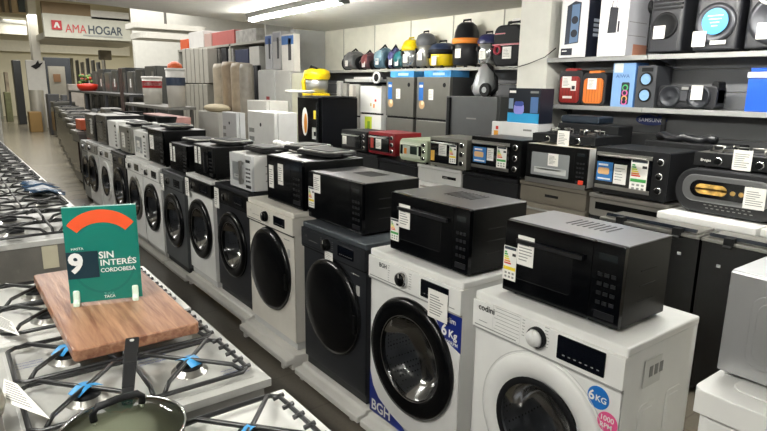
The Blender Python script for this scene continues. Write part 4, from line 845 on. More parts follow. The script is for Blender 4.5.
vac_drum('yellow topped steel vacuum cleaner on the wall shelf', 4.93, 5.93, .12, .37, M('#aeb0b0', .25, .8), YEL, 1, YEL, hcol=YEL)
vac_drum('tall vacuum cleaner with steel tank and grey domed head', 4.93, 5.65, .12, .43, STEEL, M('#56585b', .4), 1.12, None, dome=.55)
vac_drum('yellow tank vacuum cleaner with low dark blue head', 4.93, 5.34, .165, .3, YEL, M('#23304c', .35), 1.05, MATBLK, dome=.6)
vac_drum('largest vacuum cleaner, black with orange band and pointed dome', 4.93, 4.95, .155, .51, M('#1c1d20', .35), M('#17181b', .3), .95, M('#ea8a2c', .4), dome=.7)
vac_drum('steel vacuum cleaner with blue head on the wall shelf', 4.94, 4.61, .125, .36, M('#c0c2c4', .15, .9), M('#272a56', .3), 1.02, None, dome=.45)
t = thing('vacuum_cleaner', 'black square-shouldered vacuum cleaner with red trim next to the pillar', 'vacuum cleaner', (4.8, 4.06, ZV))
b = MB(); b.rbox(0, 0, .36, 0, .42, 0, .26, .09, M('#111216', .6, spec=.2), 8); obj('body', b, t, .02)
b = MB(); b.box(-.006, .27, -.004, .364, .215, .232, M('#8d2030', .4)); b.box(-.006, 0, .2, .34, .33, .34, M('#8d2030', .4)); obj('trim', b, t)
b = MB(); b.lathe((0, .29, .17), (-1, 0, 0), [(.05, 0), (.05, .02), (.035, .022), (.03, .0)], M('#a33040', .35), 24); obj('hose_port', b, t)
b = MB(); b.tube([(.13, .08, .41), (.13, .09, .455), (.13, .27, .455), (.13, .28, .41)], .016, MATBLK, 8); obj('handle', b, t)
b = MB(); price(b, -.006, .22, .2, .12, .12, 6); obj('price_label', b, t)
b = MB(); price(b, .12, .22, .49, .1, .05, 2); obj('tag', b, t)
def vac_can(label, y, r, col, col2, h=.22, rz=0):
    t = thing('vacuum_cleaner', label, 'vacuum cleaner', (4.94, y, ZV), rz)
    b = MB(); b.rbox(1, -r*.7, r*.7, .02, h*.85, -r*.62, r*.62, min(r*.35, h*.2), col); b.ell((0, 0, h*.72), r*.6, r*.7, h*.3, col); obj('body', b, t, .02)
    for s_ in (-1, 1): b = MB(); b.cyl((-.02, s_*r*.8, r*.5), (-.02, s_*r*.95, r*.5), r*.5, MATBLK, 20); b.cyl((-.02, s_*r*.94, r*.5), (-.02, s_*r*.98, r*.5), r*.25, INK, 16); obj('wheel', b, t)
    b = MB(); b.lathe((-r*.55, 0, h*.6), (-1, 0, .35), [(r*.5, -.03), (r*.5, .02), (r*.42, .035), (.001, .04)], col2, 20); obj('dust_cup', b, t)
    b = MB(); b.tube([(r*.5, 0, h*.8), (0, 0, h*1.12), (-r*.5, 0, h*.85)], .014, MATBLK, 8); obj('handle', b, t)
    b = MB(); price(b, -r*.85, .02, h*.5, .07, .08, 4); obj('price_label', b, t)
    return t
vac_can('grey canister vacuum cleaner at the left end of the shelf', 7.2, .2, M('#5b5c5c', .4), M('#6f7070', .3), .27)
vac_can('dark red canister vacuum cleaner, second from the left end', 6.85, .14, M('#4f3338', .4), M('#8a4a4c', .3), .24)
vac_can('pale blue canister vacuum cleaner on the wall shelf', 6.5, .17, M('#4f6c7c', .35), M('#7f9fae', .3), .29)
vac_can('violet blue canister vacuum cleaner on the wall shelf', 6.27, .11, M('#3b3d66', .35), M('#4b4d80', .3), .28)
vac_can('teal canister vacuum cleaner left of the yellow topped one', 6.1, .15, M('#1d4d52', .35), M('#2a7680', .3), .25)
# silver vacuum on dark freezer
t = thing('vacuum_cleaner', 'silver upright canister vacuum cleaner standing on the dark grey freezer', 'vacuum cleaner', (4.72, 4.4, 1.565))
b = MB(); pr = []
SV = M('#b9bcbf', .3, .3)
b.lathe((0, .03, 0), (0, 0, 1), [(.001, 0), (.12, .005), (.15, .05), (.145, .12), (.12, .22), (.08, .3), (.04, .335), (.001, .34)], SV, 28, sx=.75, ref=(1, 0, 0)); obj('body', b, t)
b = MB(); b.tube([(0, -.06, .02), (0, -.13, .08), (0, -.12, .2), (0, -.05, .3), (0, .02, .33)], .022, MATBLK, 10); obj('handle', b, t)
b = MB(); b.cyl((-.1, -.09, .07), (-.14, -.09, .07), .07, MATBLK); b.cyl((-.14, -.09, .07), (-.146, -.09, .07), .03, SV); obj('wheel', b, t)
b = MB(); b.ell((-.085, .1, .09), .03, .05, .05, M('#4a4b4e', .15)); b.ell((-.07, .06, .25), .03, .035, .02, MATBLK); obj('dust_window', b, t)
# ------------------------------------------------------------------ middle ground
def bx(name, label, cat, x0, x1, y0, y1, z0, z1, m, bev=.005, extra=None, group=None):
    b = MB(); b.box(x0, x1, y0, y1, z0, z1, m)
    if extra: extra(b)
    o = obj(name, b, None, bev); return tag(o, label, cat, group)
# black beverage cooler
t = thing('beverage_cooler', 'tall black cooler with oval energy label behind the row of microwaves', 'cooler', (3.6, 6.02, 0))
b = MB(); b.box(.05, .56, 0, .5, .03, 1.51, M('#0c0e14', .3)); obj('body', b, t, .006)
b = MB(); b.box(0, .05, 0, .5, .08, 1.51, BLACKG); b.box(-.006, 0, .02, .05, .2, 1.45, M('#1c2024', .2)); D = obj('door', b, t, .005)
b = MB(); el = [(.32+.07*math.cos(a*.2618), 1.22+.17*math.sin(a*.2618)) for a in range(24)]; b.prism(el, 0, -.002, 0, PAPER); el = [(.3+.035*math.cos(a*.2618), 1.2+.12*math.sin(a*.2618)) for a in range(24)]; b.prism(el, 0, -.004, -.002, M('#d98f2e', .4)); b.rx(0, .03, .15, 1.02, 1.16, M('#b9bab6', .5)); b.rx(-.0012, .06, .11, 1.06, 1.11, MATBLK); b.rx(0, .05, .11, 1.26, 1.36, M('#d9c23a', .5)); obj('energy_label', b, D)
b = MB(); b.box(3.62, 4.1, 5.95, 6.5, 1.515, 1.53, M('#2b2c2e', .4)); tag(obj('tray', b, None, .003), 'thin dark tray lying on top of the tall black cooler', 'tray')
# white fridges
def low(label, x, y0, y1, d, z, col=WHITE, mark=True):
    t = thing('freezer', label, 'freezer', (x, y0, 0)); w = y1-y0
    b = MB(); b.box(.05, d, 0, w, .02, z, col); obj('body', b, t, .006)
    b = MB(); b.box(0, .045, 0, w, .05, z, col); D = obj('door', b, t, .008)
    if mark: b = MB(); b.disc((0, w*.5, z-.15), (-1, 0, 0), .022, MATBLK); b.rx(0, w*.75, w*.95, z-.25, z-.2, INK); b.rx(0, w*.75, w*.95, z-.35, z-.3, INK); obj('badge', b, D)
    return t
def lowpx(label, X, u0, u1, u2, v, col=WHITE, mark=True, zb=0):   # u0..u1 front, u1..u2 side
    a, c = AX(u0, v, X), AX(u1, v, X); d = AY(u2, v, c.y).x-X
    low(label, X, c.y, a.y, d, c.z, col, mark)
lowpx('pale grey compact fridge with small badge, left of the white group', 3.3, 222, 236, 245, 113, M('#c4c6c6', .35))
lowpx('white fridge with two small dark marks, left of the black cooler', 3.0, 247.5, 274, 297, 113, M('#e2e2e0', .35))
lowpx('white chest like fridge standing behind the one with the dark marks', 3.62, 247, 266, 288, 101, M('#e0dfd9', .35), False)
bx('pink_carton', 'pink wrapped long carton beside the pale grey fridge', 'box', 2.55, 2.8, 8.1, 9.5, .9, 1.2, M('#b98a84', .5, bump=.2, bscale=20, var=.15))
bx('work_table', 'plain table under the pink carton', 'table', 2.5, 2.9, 8.0, 9.6, 0, .9, M('#77756f', .5))
t = thing('display_table', 'white round-edged table top carried high behind the black cooler', 'table', (3.74, AX(300, 90, 3.74).y, AX(300, 90, 3.74).z-1.575))
b = MB(); b.lathe((0, 0, 1.54), (0, 0, 1), [(.001, 0), (.19, 0), (.2, .02), (.19, .035), (.001, .035)], M('#e5e3da', .4), 32, sx=.8); obj('table_top', b, t)
b = MB(); b.cyl((0, 0, .03), (0, 0, 1.54), .03, STEEL); b.cyl((0, 0, .03), (0, 0, .05), .12, STEEL); obj('pedestal', b, t)
t = thing('vacuum_cleaner', 'bright yellow wet vacuum cleaner standing behind the black cooler', 'vacuum cleaner', (4.12, AX(317, 85, 4.12).y, AX(317, 97, 4.12).z))
b = MB(); b.lathe((0, 0, .05), (0, 0, 1), [(.001, 0), (.14, 0), (.15, .12), (.15, .2), (.001, .2)], M('#b8b9b5', .3, .7), 28); obj('tank', b, t)
b = MB(); b.lathe((0, 0, .25), (0, 0, 1), [(.165, -.02), (.18, .03), (.17, .09), (.1, .12), (.001, .13)], YEL, 28); obj('motor_head', b, t)
b = MB(); b.box(-.17, .1, -.17, .17, 0, .05, YEL); b.tube([(-.1, .16, .03), (-.1, .19, .2), (-.05, .17, .33)], .03, YEL, 8); obj('chassis', b, t, .01)
b = MB(); b.tube([(-.05, -.1, .36), (-.08, 0, .4), (-.05, .1, .36)], .018, MATBLK, 8); obj('handle', b, t)
bx('metal_cabinet', 'grey metal cabinet under the yellow wet vacuum', 'cabinet', 3.93, 4.33, AX(317, 85, 4.12).y-.2, AX(317, 85, 4.12).y+.2, 0, AX(317, 97, 4.12).z, M('#9a9b97', .4, .3))
for k, (y, c) in enumerate(((6.75, '#9d9c98'), (6.6, '#7f7d79'), (6.45, '#b5b0a8'))):
    bx('wrapped_board', ['light', 'dark', 'pale beige'][k]+' upright wrapped board right of the yellow wet vacuum', 'board', 4.35, 4.4, y-.05, y+.04, 0, 1.72-.03*k, M(c, .4))
t = thing('hotplate', 'flat grey hotplate on top of the white fridge by the wall', 'hotplate', (4.6, 6.3, 1.68))
b = MB(); b.box(0, .4, 0, .75, 0.0, .03, MATBLK); b.rbox(2, .0, .4, .05, .7, .03, .07, .05, M('#c5c6c4', .3, .3)); b.rbox(2, .08, .3, .15, .6, .07, .1, .05, M('#d8d8d6', .4)); obj('plate', b, t, .004)
t = thing('hotplate_fan', 'small black fan with white rim on the edge of the white fridge', 'fan', (4.58, 6.18, 1.665))
b = MB(); b.lathe((0, 0, .1), (-1, 0, 0), [(.075, 0), (.08, .02), (.07, .03), (.05, .02)], M('#d6d6d6', .4), 24); b.lathe((0, 0, .1), (-1, 0, 0), [(.05, .02), (.001, .03)], MATBLK, 20); obj('ring', b, t); b = MB(); b.box(-.04, .04, -.04, .04, 0, .03, MATBLK); obj('base', b, t)
# papers and trays between washers and second row
sheet('cardboard_sheet', [(2.45, 4.3, .957), (2.7, 4.25, .957), (2.55, 3.5, .957), (2.3, 3.55, .957)], 'large white sheet lying behind the microwave on the dark washer', 'cardboard', lines=0)
sheet('cardboard_sheet', [(2.25, 4.6, .957), (2.6, 4.7, .957), (2.6, 4.4, .957), (2.25, 4.35, .957)], 'smaller white sheet further along behind the microwaves', 'cardboard', lines=0)
def mid(label, y0, w, z=.93, X=2.12, d=.55, m_=TOPST):
    t = thing('stove', label, 'stove', (X, y0, 0))
    b = MB(); b.box(0, d, 0, w, .03, z-.02, M('#3a3b3c', .4)); obj('body', b, t)
    b = MB(); b.box(-.01, d, 0, w, z-.02, z, m_); b.box(.02, d-.02, .03, w-.03, z, z+.025, M('#55534e', .25, .5)); obj('cooktop', b, t, .004)
    return t
mid('steel topped stove behind the microwave on the cream washer', 3.3, .6)
mid('steel topped stove behind the white microwave', 3.95, .6)
mid('steel topped stove behind the third black microwave', 4.6, .6, m_=M('#c4c0b2', .4))
mid('steel topped stove with pale lid further along the row', 5.25, .6, .95, m_=M('#b7b4aa', .4))
mid('dark stove further along, near the pink carton', 5.9, .6, .95)
mid('dark stove under the clutter far along the row', 6.55, .6, .97)
b = MB()
for k in range(14): b.ell((2.86+random.uniform(-.06, .06), 5.0+.045*k, 1.03+random.uniform(0, .03)), .045, .05, .035, M('#e6e6e2', .3, 0, 1, 30), 9, 6)
tag(obj('plastic_bag', b), 'crumpled white plastic bag between the white fridge and black cooler', 'plastic bag')
bx('work_table', 'low table under the crumpled white bag', 'table', 2.75, 2.98, 4.95, 5.7, 0, 1.02, M('#6a6863', .5))
# ------------------------------------------------------------------ far shelving with wrapped goods
def PX(X, u0, u1, v0, v1):
    a = AX(u0, v0, X); c = AX(u1, v1, X); return c.y, a.y, c.z, a.z
GSH = M('#a9a79e', .5)
t = thing('shelving_unit', 'tall grey shelving unit with boxes on top in the background', 'shelf', (4.5, 9.2, 0))
zt = AX(220, 45, 4.5).z
for (y0, y1) in ((0, 1.5), (1.5, 3.0), (3.0, 4.4)):
    for zz in (zt, zt-.5, 1.1): b = MB(); b.box(0, .5, y0, y1, zz-.04, zz, GSH); obj('shelf_board', b, t)
for y in (0, 1.5, 3.0, 4.4): b = MB(); b.box(0, .5, y-.03, y+.03, 0, zt+(.45 if y == 0 else 0), GSH); obj('side_panel', b, t)
b = MB(); b.box(.48, .5, 0, 4.4, 0, zt, M('#6d6b66', .6)); obj('back_panel', b, t)
def onshelf(name, label, cat, u0, u1, v0, zb, m, X=4.52, d=.4, extra=None, bev=.006):
    a, c = AX(u0, v0, X), AX(u1, v0, X); y1, y0 = max(a.y, c.y), min(a.y, c.y)
    return bx(name, label, cat, X, X+d, y0, y1, zb, max(a.z, c.z), m, bev, extra)
onshelf('carton', 'orange carton at the left end of the top of the grey shelving', 'box', 180, 187, 40, zt, M('#cf5a2e', .5))
onshelf('carton', 'plain white carton on top of the grey shelving', 'box', 188.5, 203, 33, zt, M('#d4d2cf', .5))
onshelf('carton', 'pinkish carton right of the plain white one on the shelving', 'box', 204, 211, 34, zt, M('#b89a92', .5))
onshelf('carton', 'long red printed carton on top of the grey shelving', 'box', 212, 234, 33, zt, M('#b9605a', .5))
onshelf('carton', 'grey wrapped carton right of the long red one', 'box', 235.5, 256, 31, zt, M('#a3a19c', .5, var=.3, vscale=10))
zt2 = zt-.5
onshelf('carton', 'dark blue carton on the second level of the grey shelving', 'box', 235, 248, 50, zt2, M('#2b3452', .5))
onshelf('carton', 'white carton with dark marks on the second level', 'box', 249, 259, 47, zt2, M('#c9c8c2', .5))
for k, u in enumerate((208, 214, 221, 228)): onshelf('fan', ['dark', 'grey', 'black', 'silver'][k]+' boxed fan on the second level of the grey shelving', 'fan', u, u+5, 48+k % 2, zt2, M(['#4a4a4c', '#8d8b86', '#2e2f33', '#9b9a97'][k], .5, var=.4, vscale=20))
# tall grey cabinets and wrapped rolls standing below/in front
def tall(name, label, cat, u0, u1, v0, X, m, d=.35, zb=0, grooves=0, bev=.01):
    a, c = AX(u0, v0, X), AX(u1, v0, X); y1, y0 = a.y, c.y; z = a.z
    def ex(b):
        for k in range(grooves): yy = y0+(y1-y0)*(k+1)/(grooves+1); b.box(X-.01, X+.01, yy-.015, yy+.015, zb, z, M('#7f7d76', .5))
    return bx(name, label, cat, X, X+d, y0, y1-.02, zb, z, m, bev, ex)
GC = M('#b3b0a6', .5)
for k, (u0, u1) in enumerate(((181.5, 189.5), (189.8, 198), (198.3, 207))):
    z_ = AX(190, 83, 4.3).z
    tall('metal_locker', ['first', 'middle', 'last'][k]+' of the upper grey lockers at the left end of the shelving', 'locker', u0, u1, 49, 4.3, GC, .2, z_, 1)
    tall('metal_locker', ['first', 'middle', 'last'][k]+' of the lower grey lockers at the left end of the shelving', 'locker', u0, u1, 84, 4.28, M('#a8a59a', .5), .2, 0, 1)
def roll(label, u0, u1, v0, X, m):
    a, c = AX(u0, v0, X), AX(u1, v0, X); r = (a.y-c.y)/2*.85
    b = MB(); b.lathe((X+r, (a.y+c.y)/2, 0), (0, 0, 1), [(r*.95, 0), (r, .1), (r*.97, a.z*.5), (r, a.z-.08), (r*.85, a.z), (.001, a.z+.01)], m, 16)
    return tag(obj('wrapped_mattress', b), label, 'wrapped mattress')
CR = M('#b5aa96', .35, 0, .6, 12, var=.15); BR = M('#9c8b74', .35, 0, .6, 12, var=.15); GB = M('#a29c90', .35, 0, .6, 12, var=.15); DKC = M('#2a2c30', .5, 0, .8, 9, var=.3)
roll('slim cream wrapped mattress roll in front of the shelving', 209, 217, 64, 3.98, CR)
roll('tallest brown wrapped mattress roll in front of the shelving', 217.5, 226, 62, 3.98, BR)
roll('wide brown wrapped mattress roll next to the tallest one', 226, 236, 63, 3.96, M('#a99a84', .35, 0, .6, 12, var=.15))
roll('grey beige wrapped roll beside the dark curtain', 236, 243, 64, 4.02, GB)
b = MB(); vs = []; n = 28; a = AX(242, 66, 4.42); c = AX(259, 66, 4.42)
for i in range(n+1):
    y = a.y+(c.y-a.y)*i/n; x = 4.42+.03*math.sin(i*1.5)
    vs += [(x, y, 0), (x, y, a.z), (x+.03, y, 0), (x+.03, y, a.z)]
fs = []
for i in range(n): k = 4*i; fs += [(k, k+1, k+5, k+4), (k+2, k+6, k+7, k+3), (k+1, k+3, k+7, k+5)]
b.add(vs, fs, DKC, True); tag(obj('dark_curtain', b), 'dark grey pleated cloth hanging at the right of the mattress rolls', 'cloth')
# upright boxes at the right end of the shelving
def art_p(b): pass
for k, (u0, u1, v0, v1, X, c, c2) in enumerate(((265, 272, 35, 69, 4.15, '#b7b8ba', '#3f5f9a'), (272.5, 281, 32, 69, 4.13, '#a9a9a8', '#8f9096'), (281.5, 294, 35, 71, 4.11, '#d9d6d0', '#3f6fb0'))):
    a = AX(u0, v0, X); c_ = AX(u1, v1, X)
    def ex(b, a=a, c_=c_, c2=c2, X=X):
        b.box(X-.003, X, c_.y, a.y, a.z-.14, a.z-.02, M(c2, .5)); b.box(X-.003, X, c_.y+(a.y-c_.y)*.2, c_.y+(a.y-c_.y)*.45, c_.z+.15, c_.z+.45, M('#3b3c40', .5))
    bx('fan_carton', ['narrow pale carton with a blue top beside the shelving end', 'middle grey upright carton beside the shelving end', 'white upright carton with a blue top stripe and dark picture'][k], 'box', X, X+(.1 if k == 2 else .25), c_.y, a.y, c_.z, a.z, M(c, .5), .004, ex)
for k, (u0, u1, c) in enumerate(((257, 274, '#c4c5c2'), (274.5, 290, '#bfbfba'), (290.5, 303, '#cfceb9'))):
    a = AX(u0, 70 if k < 2 else 73, 4.1); c_ = AX(u1, 70, 4.1)
    t = thing('cabinet', ['pale grey cabinet with red mark under the upright cartons', 'pale grey cabinet right of the one with the red mark', 'cream cabinet in front of the grey end wall'][k], 'cabinet', (4.1, c_.y, 0)); w = a.y-c_.y-.02
    b = MB(); b.box(.02, .14 if k == 2 else .38, 0, w, 0, a.z, M(c, .5)); obj('body', b, t, .005); b = MB(); b.box(0, .02, .01, w-.01, .05, a.z-.01, M(c, .45)); 
    if k == 0: b.rx(0, w*.3, w*.5, 1.38, 1.48, M('#a03a3a', .5))
    obj('door', b, t, .004)
b = MB(); ct = AX(217, 108, 3.76); b.ell((ct.x, ct.y, ct.z), .17, .42, .07, M('#cbbd9e', .7)); tag(obj('cushion', b), 'round beige cushion lying in front of the mattress rolls', 'cushion')
bx('carton', 'low pale carton under the beige cushion', 'box', 3.6, 3.92, ct.y-.45, ct.y+.45, 0, ct.z-.06, M('#c9c8c1', .5))
# ------------------------------------------------------------------ buckets on the table far behind
tb = AX(150, 104, 3.2)
t = thing('display_table', 'long grey table carrying the white buckets', 'table', (3.0, tb.y-1.6, 0)); z0 = tb.z
b = MB(); b.box(0, .5, 0, 2.6, z0-.05, z0, M('#8a8984', .4)); obj('table_top', b, t, .004)
for (x, y) in ((.05, .05), (.42, .05), (.05, 2.5), (.42, 2.5)): b = MB(); b.box(x, x+.05, y, y+.05, 0, z0-.05, STEELD); obj('leg', b, t)
def bucket(name, label, u, v0, r, h, X, bands, lid, cat='bucket', taper=.9):
    p = AX(u, v0, X); t = thing(name, label, cat, (X, p.y, z0))
    b = MB(); b.lathe((0, 0, 0), (0, 0, 1), [(.001, 0), (r*taper, 0), (r, h), (.001, h)], M('#dcd9d0', .4), 28); obj('tub', b, t)
    b = MB(); b.lathe((0, 0, h), (0, 0, 1), [(r*1.06, -.02), (r*1.06, .01), (.001, .015)], lid, 28); obj('lid', b, t)
    b = MB()
    for (z1, z2, c) in bands: b.lathe((0, 0, 0), (0, 0, 1), [((r*taper+(r-r*taper)*z1/h)+.004, z1), ((r*taper+(r-r*taper)*z2/h)+.004, z2)], c, 28)
    obj('label_band', b, t); return t
h1 = AX(152, 77, 3.25).z-z0
bucket('bucket', 'white bucket with red label standing on the long table', 153.5, 104, .175, h1, 3.25, [(h1*.6, h1*.85, M('#b8202a', .4)), (h1*.68, h1*.8, M('#e9c9c6', .5))], M('#e3e1da', .4))
h2 = AX(175, 66, 3.25).z-z0
tt = bucket('water_filter', 'tall white container with blue band and orange lid, right of the bucket', 177, 104, .155, h2*.93, 3.25, [(h2*.52, h2*.72, M('#3c4a60', .4))], M('#e3e1da', .4), 'container')
b = MB(); b.lathe((0, 0, h2*.95), (0, 0, 1), [(.12, 0), (.11, .06), (.05, .1), (.001, .11)], M('#e0662f', .4), 20); obj('orange_cap', b, tt)
def clutter(label, u, v, X, w, h, m, name='small_appliance', cat='appliance', d=.3, z=None):
    p = AX(u, v, X); zz = z if z is not None else p.z
    return bx(name, label, cat, X, X+d, p.y-w/2, p.y+w/2, zz, zz+h, m, .03)
# second, lower counter of clutter beyond the washers
bx('work_table', 'long low counter behind the far end of the washing machines', 'table', 2.12, 2.46, 7.25, 10.45, 0, .95, M('#55544f', .5))
for k, (y, w, h, c, nm) in enumerate(((7.4, .35, .22, '#b9bab6', 'silver box'), (7.85, .4, .2, '#c9c9c4', 'white box'), (8.35, .4, .25, '#3a3b3d', 'black box'), (8.85, .4, .22, '#a7adb0', 'pale blue grey box'), (9.35, .4, .26, '#8f8f8a', 'grey box'), (9.85, .4, .2, '#5a5b5c', 'dark grey box'), (10.25, .3, .3, '#74736e', 'tall grey box'))):
    bx('small_appliance', nm+' among the clutter beyond the far washing machines', 'appliance', 2.15, 2.43, y, y+w, .95, .95+h, M(c, .35, .2), .03)
# round black grill pans hung at the clutter
for k, (y, x) in enumerate(((7.55, 2.3), (8.1, 2.3), (9.05, 2.3))):
    t = thing('saucepan', ['dark saucepan on the silver box', 'dark saucepan on the white box', 'dark saucepan on the pale blue grey box'][k], 'pan', (x, y, [1.17, 1.15, 1.17][k]))
    b = MB(); b.lathe((0, 0, 0), (0, 0, 1), [(.001, 0), (.11, 0), (.13, .07), (.135, .07), (.001, .08)], MATBLK, 24); obj('pan_body', b, t); b = MB(); b.cyl((-.1, .05, .06), (-.28, .14, .1), .012, MATBLK, 10); obj('handle', b, t)
# ------------------------------------------------------------------ far fridges and displays
for k in range(9):
    y = 13.1+k*.78; X = 3.8
    c = ['#5c5d5a', '#4a4b49', '#6a6a66', '#3f4142', '#5a5b58', '#707069', '#4b4d4d', '#62625d', '#50514e'][k]
    nm = ['nearest', 'second', 'third', 'fourth', 'middle', 'sixth', 'seventh', 'eighth', 'farthest'][k]
    t = thing('fridge', nm+' grey fridge of the long row in the background', 'fridge', (X, y, 0), 0, 'grey fridges in the background row'); z = 2.02-.05*(k % 3)
    b = MB(); b.box(.05, .65, 0, .7, 0, z, M(c, .4, .3)); obj('body', b, t)
    b = MB(); b.box(0, .045, .0, .7, .72*z*.9, z, M(c, .35, .4)); obj('door', b, t, .01); b = MB(); b.box(0, .045, .0, .7, .05, .72*z*.88, M(c, .35, .4)); D = obj('door', b, t, .01)
    b = MB(); b.box(-.04, -.0, .04, .08, .9, 1.9, STEEL); obj('handle', b, D)
    if k % 2 == 0: b = MB(); price(b, -.002, .45, 1.75, .12, .2, 5); obj('price_label', b, D)
# dark table with red pot
tp = AX(60, 92, 3.0)
t = thing('display_table', 'dark table with shelf carrying the red pot in the background', 'table', (3.2, 12.8, 0)); zt3 = 1.42
b = MB(); b.box(0, .55, 0, 6.9, zt3-.05, zt3, M('#3b3c3d', .4)); obj('table_top', b, t)
b = MB(); b.box(.02, .53, .02, 6.88, .45, .48, M('#3b3c3d', .4)); obj('lower_shelf', b, t)
for (x, y) in ((0, 0), (.49, 0), (0, 2.2), (0, 4.54), (.49, 4.54), (0, 6.84), (.49, 6.84)): b = MB(); b.box(x, x+.06, y, y+.06, 0, zt3-.05, M('#55565a', .4, .3)); obj('leg', b, t)
pp = AX(88, 90, 3.45)
t = thing('red_pot', 'red enamel pot on the dark table in the background', 'pot', (3.45, pp.y, zt3))
b = MB(); b.lathe((0, 0, 0), (0, 0, 1), [(.001, 0), (.2, 0), (.26, .1), (.27, .18), (.1, .2), (.001, .21)], M('#c9301c', .35), 28); obj('pot_body', b, t); b = MB(); b.cyl((0, 0, .2), (0, 0, .25), .04, MATBLK); obj('knob', b, t)
b = MB()
for k in range(26): b.ell((3.5+random.uniform(-.15, .15), pp.y+.7+random.uniform(-.3, .3), zt3+.12+random.uniform(0, .3)), .05, .09, .05, M(['#4f6b34', '#6f8a3f', '#a8452c'][k % 3], .7), 8, 6)
b.cyl((3.5, pp.y+.7, zt3), (3.5, pp.y+.7, zt3+.15), .1, M('#6a4a38', .6)); tag(obj('potted_plant', b), 'small leafy plant beside the red pot', 'plant')
for k in range(6):
    t = thing('small_appliance', ['white', 'grey', 'silver', 'dark', 'cream', 'steel'][k]+' small appliance under the dark table in the background', 'appliance', (3.28, 13.0+.72*k, .48))
    b = MB(); b.box(0, .4, 0, .5, 0, [.4, .5, .35, .6, .45, .5][k], M(['#b9bab8', '#77787a', '#a0a3a5', '#38393b', '#c4bfae', '#8b8d8e'][k], .35, .2)); obj('body', b, t, .03)
    b = MB(); b.box(-.01, 0, .1, .4, .08, .28, MATBLK); obj('window', b, t)
# frames along the aisle right edge (orange and dark racks)
for k, (y, h, c) in enumerate(((10.5, .95, '#6a6a66'), (11.4, 1.0, '#57574f'), (12.4, 1.05, '#3c3d3d'), (13.6, 1.1, '#7b7a74'), (15, 1.1, '#3a3b3c'), (17, 1.1, '#65645c'), (20.2, 1.15, '#4d4d48'), (22.6, 1.15, '#57554c'))):
    nm = ['nearest', 'second', 'third', 'fourth', 'fifth', 'sixth', 'seventh', 'farthest'][k]
    t = thing('stove', nm+' stove standing along the aisle beyond the washing machines', 'stove', (1.72+(y-10)*.11, y, 0), 0, 'stoves along the far aisle')
    b = MB(); b.box(.02, .6, 0, .6, .04, h-.12, M(c, .4, .3)); obj('body', b, t, .006)
    b = MB(); b.box(0, .02, .04, .56, .2, h-.25, M('#1d1e20', .15)); obj('oven_door', b, t)
    b = MB(); b.box(0, .6, 0, .6, h-.12, h-.08, M('#7d7c77', .35, .4)); 
    for yy in (.15, .45): b.tube([(.1, yy, h-.06), (.5, yy, h-.06)], .012, IRON, 6); b.tube([(.3, yy-.12, h-.06), (.3, yy+.12, h-.06)], .012, IRON, 6)
    b.box(.08, .12, .1, .5, h-.08, h-.055, IRON); obj('cooktop', b, t)
bx('orange_crate', 'orange crate on the nearest far stove along the aisle', 'crate', 1.85, 2.2, 10.6, 11.0, .885, 1.05, M('#c25a34', .5))
bx('red_carton', 'small red carton near the far end of the washing machines', 'box', 1.75, 2.0, 9.35, 9.6, .0, 1.0, M('#a8453f', .5))
bx('doorstop_box', 'low black box on the floor at the aisle corner', 'box', 1.72, 1.95, 9.75, 10.1, 0, .3, MATBLK)
# posts between
t = bx('rack_post', 'thin dark upright post of the rack beyond the washing machines', 'post', 2.6, 2.65, 11.0, 11.05, 0, 1.9, M('#5a4a44', .4))
# far displays: dark fridges, white panel, roll
def far(name, label, cat, u0, u1, v0, v1, Y, m, d=.5, zb=None, bev=.02):
    a, c = AY(u0, v0, Y), AY(u1, v1, Y); return bx(name, label, cat, a.x, c.x, Y, Y+d, c.z if zb is None else zb, a.z, m, bev)
far('dark_fridge', 'dark fridge standing left of the white panel at the end of the aisle', 'fridge', 12, 26, 60, 110, 27, M('#3c3e40', .35), zb=0)
far('white_partition', 'tall white panel with black bird mark at the end of the aisle', 'panel', 25, 48, 60, 92, 24.6, M('#c4c2bb', .5), .1, 0)
a = AY(37, 65, 24.58); b = MB(); b.prism([(a.x-.2, a.z-.05), (a.x-.05, a.z+.03), (a.x+.05, a.z+.17), (a.x+.07, a.z+.05), (a.x+.2, a.z+.1), (a.x+.07, a.z-.07), (a.x-.05, a.z-.15)], 1, 24.57, 24.6, MATBLK); tag(obj('bird_mark', b), 'black bird shaped mark on the tall white panel', 'emblem')
a = AY(36, 90, 23.5); b = MB(); b.cyl((a.x, 23.5, 0), (a.x, 23.5, a.z), .22, M('#b8b4a8', .3, .5)); tag(obj('steel_cylinder', b), 'pale steel cylinder in front of the tall white panel', 'cylinder')
far('yellow_carton', 'low ochre carton at the foot of the white panel', 'box', 29, 42, 112, 117, 22.6, M('#86693a', .6), zb=0)
far('green_carton', 'olive carton on the floor at the left of the far aisle', 'box', 4, 13, 92, 112, 29, M('#6f7150', .5, var=.4, vscale=4), zb=0)
far('display_cabinet', 'pale cabinet at the left of the far aisle', 'cabinet', -14, 3.4, 88, 137, 11.5, M('#b4b3ab', .4), zb=0, d=.6)
far('dark_display', 'dark display wall above the far cabinets', 'display', 43, 75, 57, 92, 30, M('#23272c', .4), .2, 0)
a, c = AY(48, 66, 28), AY(67, 92, 28); t = thing('notice_board', 'pale board with brown square standing in the far hall', 'board', (a.x, 28, 0))
b = MB(); b.box(0, c.x-a.x, 0, .15, 0, a.z, M('#a8a499', .5)); obj('sheet', b, t)
p, q = AY(53, 74, 28), AY(61, 82, 28); b = MB(); b.box(p.x-a.x, q.x-a.x, -.03, 0, q.z, p.z, M('#8d6b4d', .6)); obj('brown_square', b, t, label='brown square')
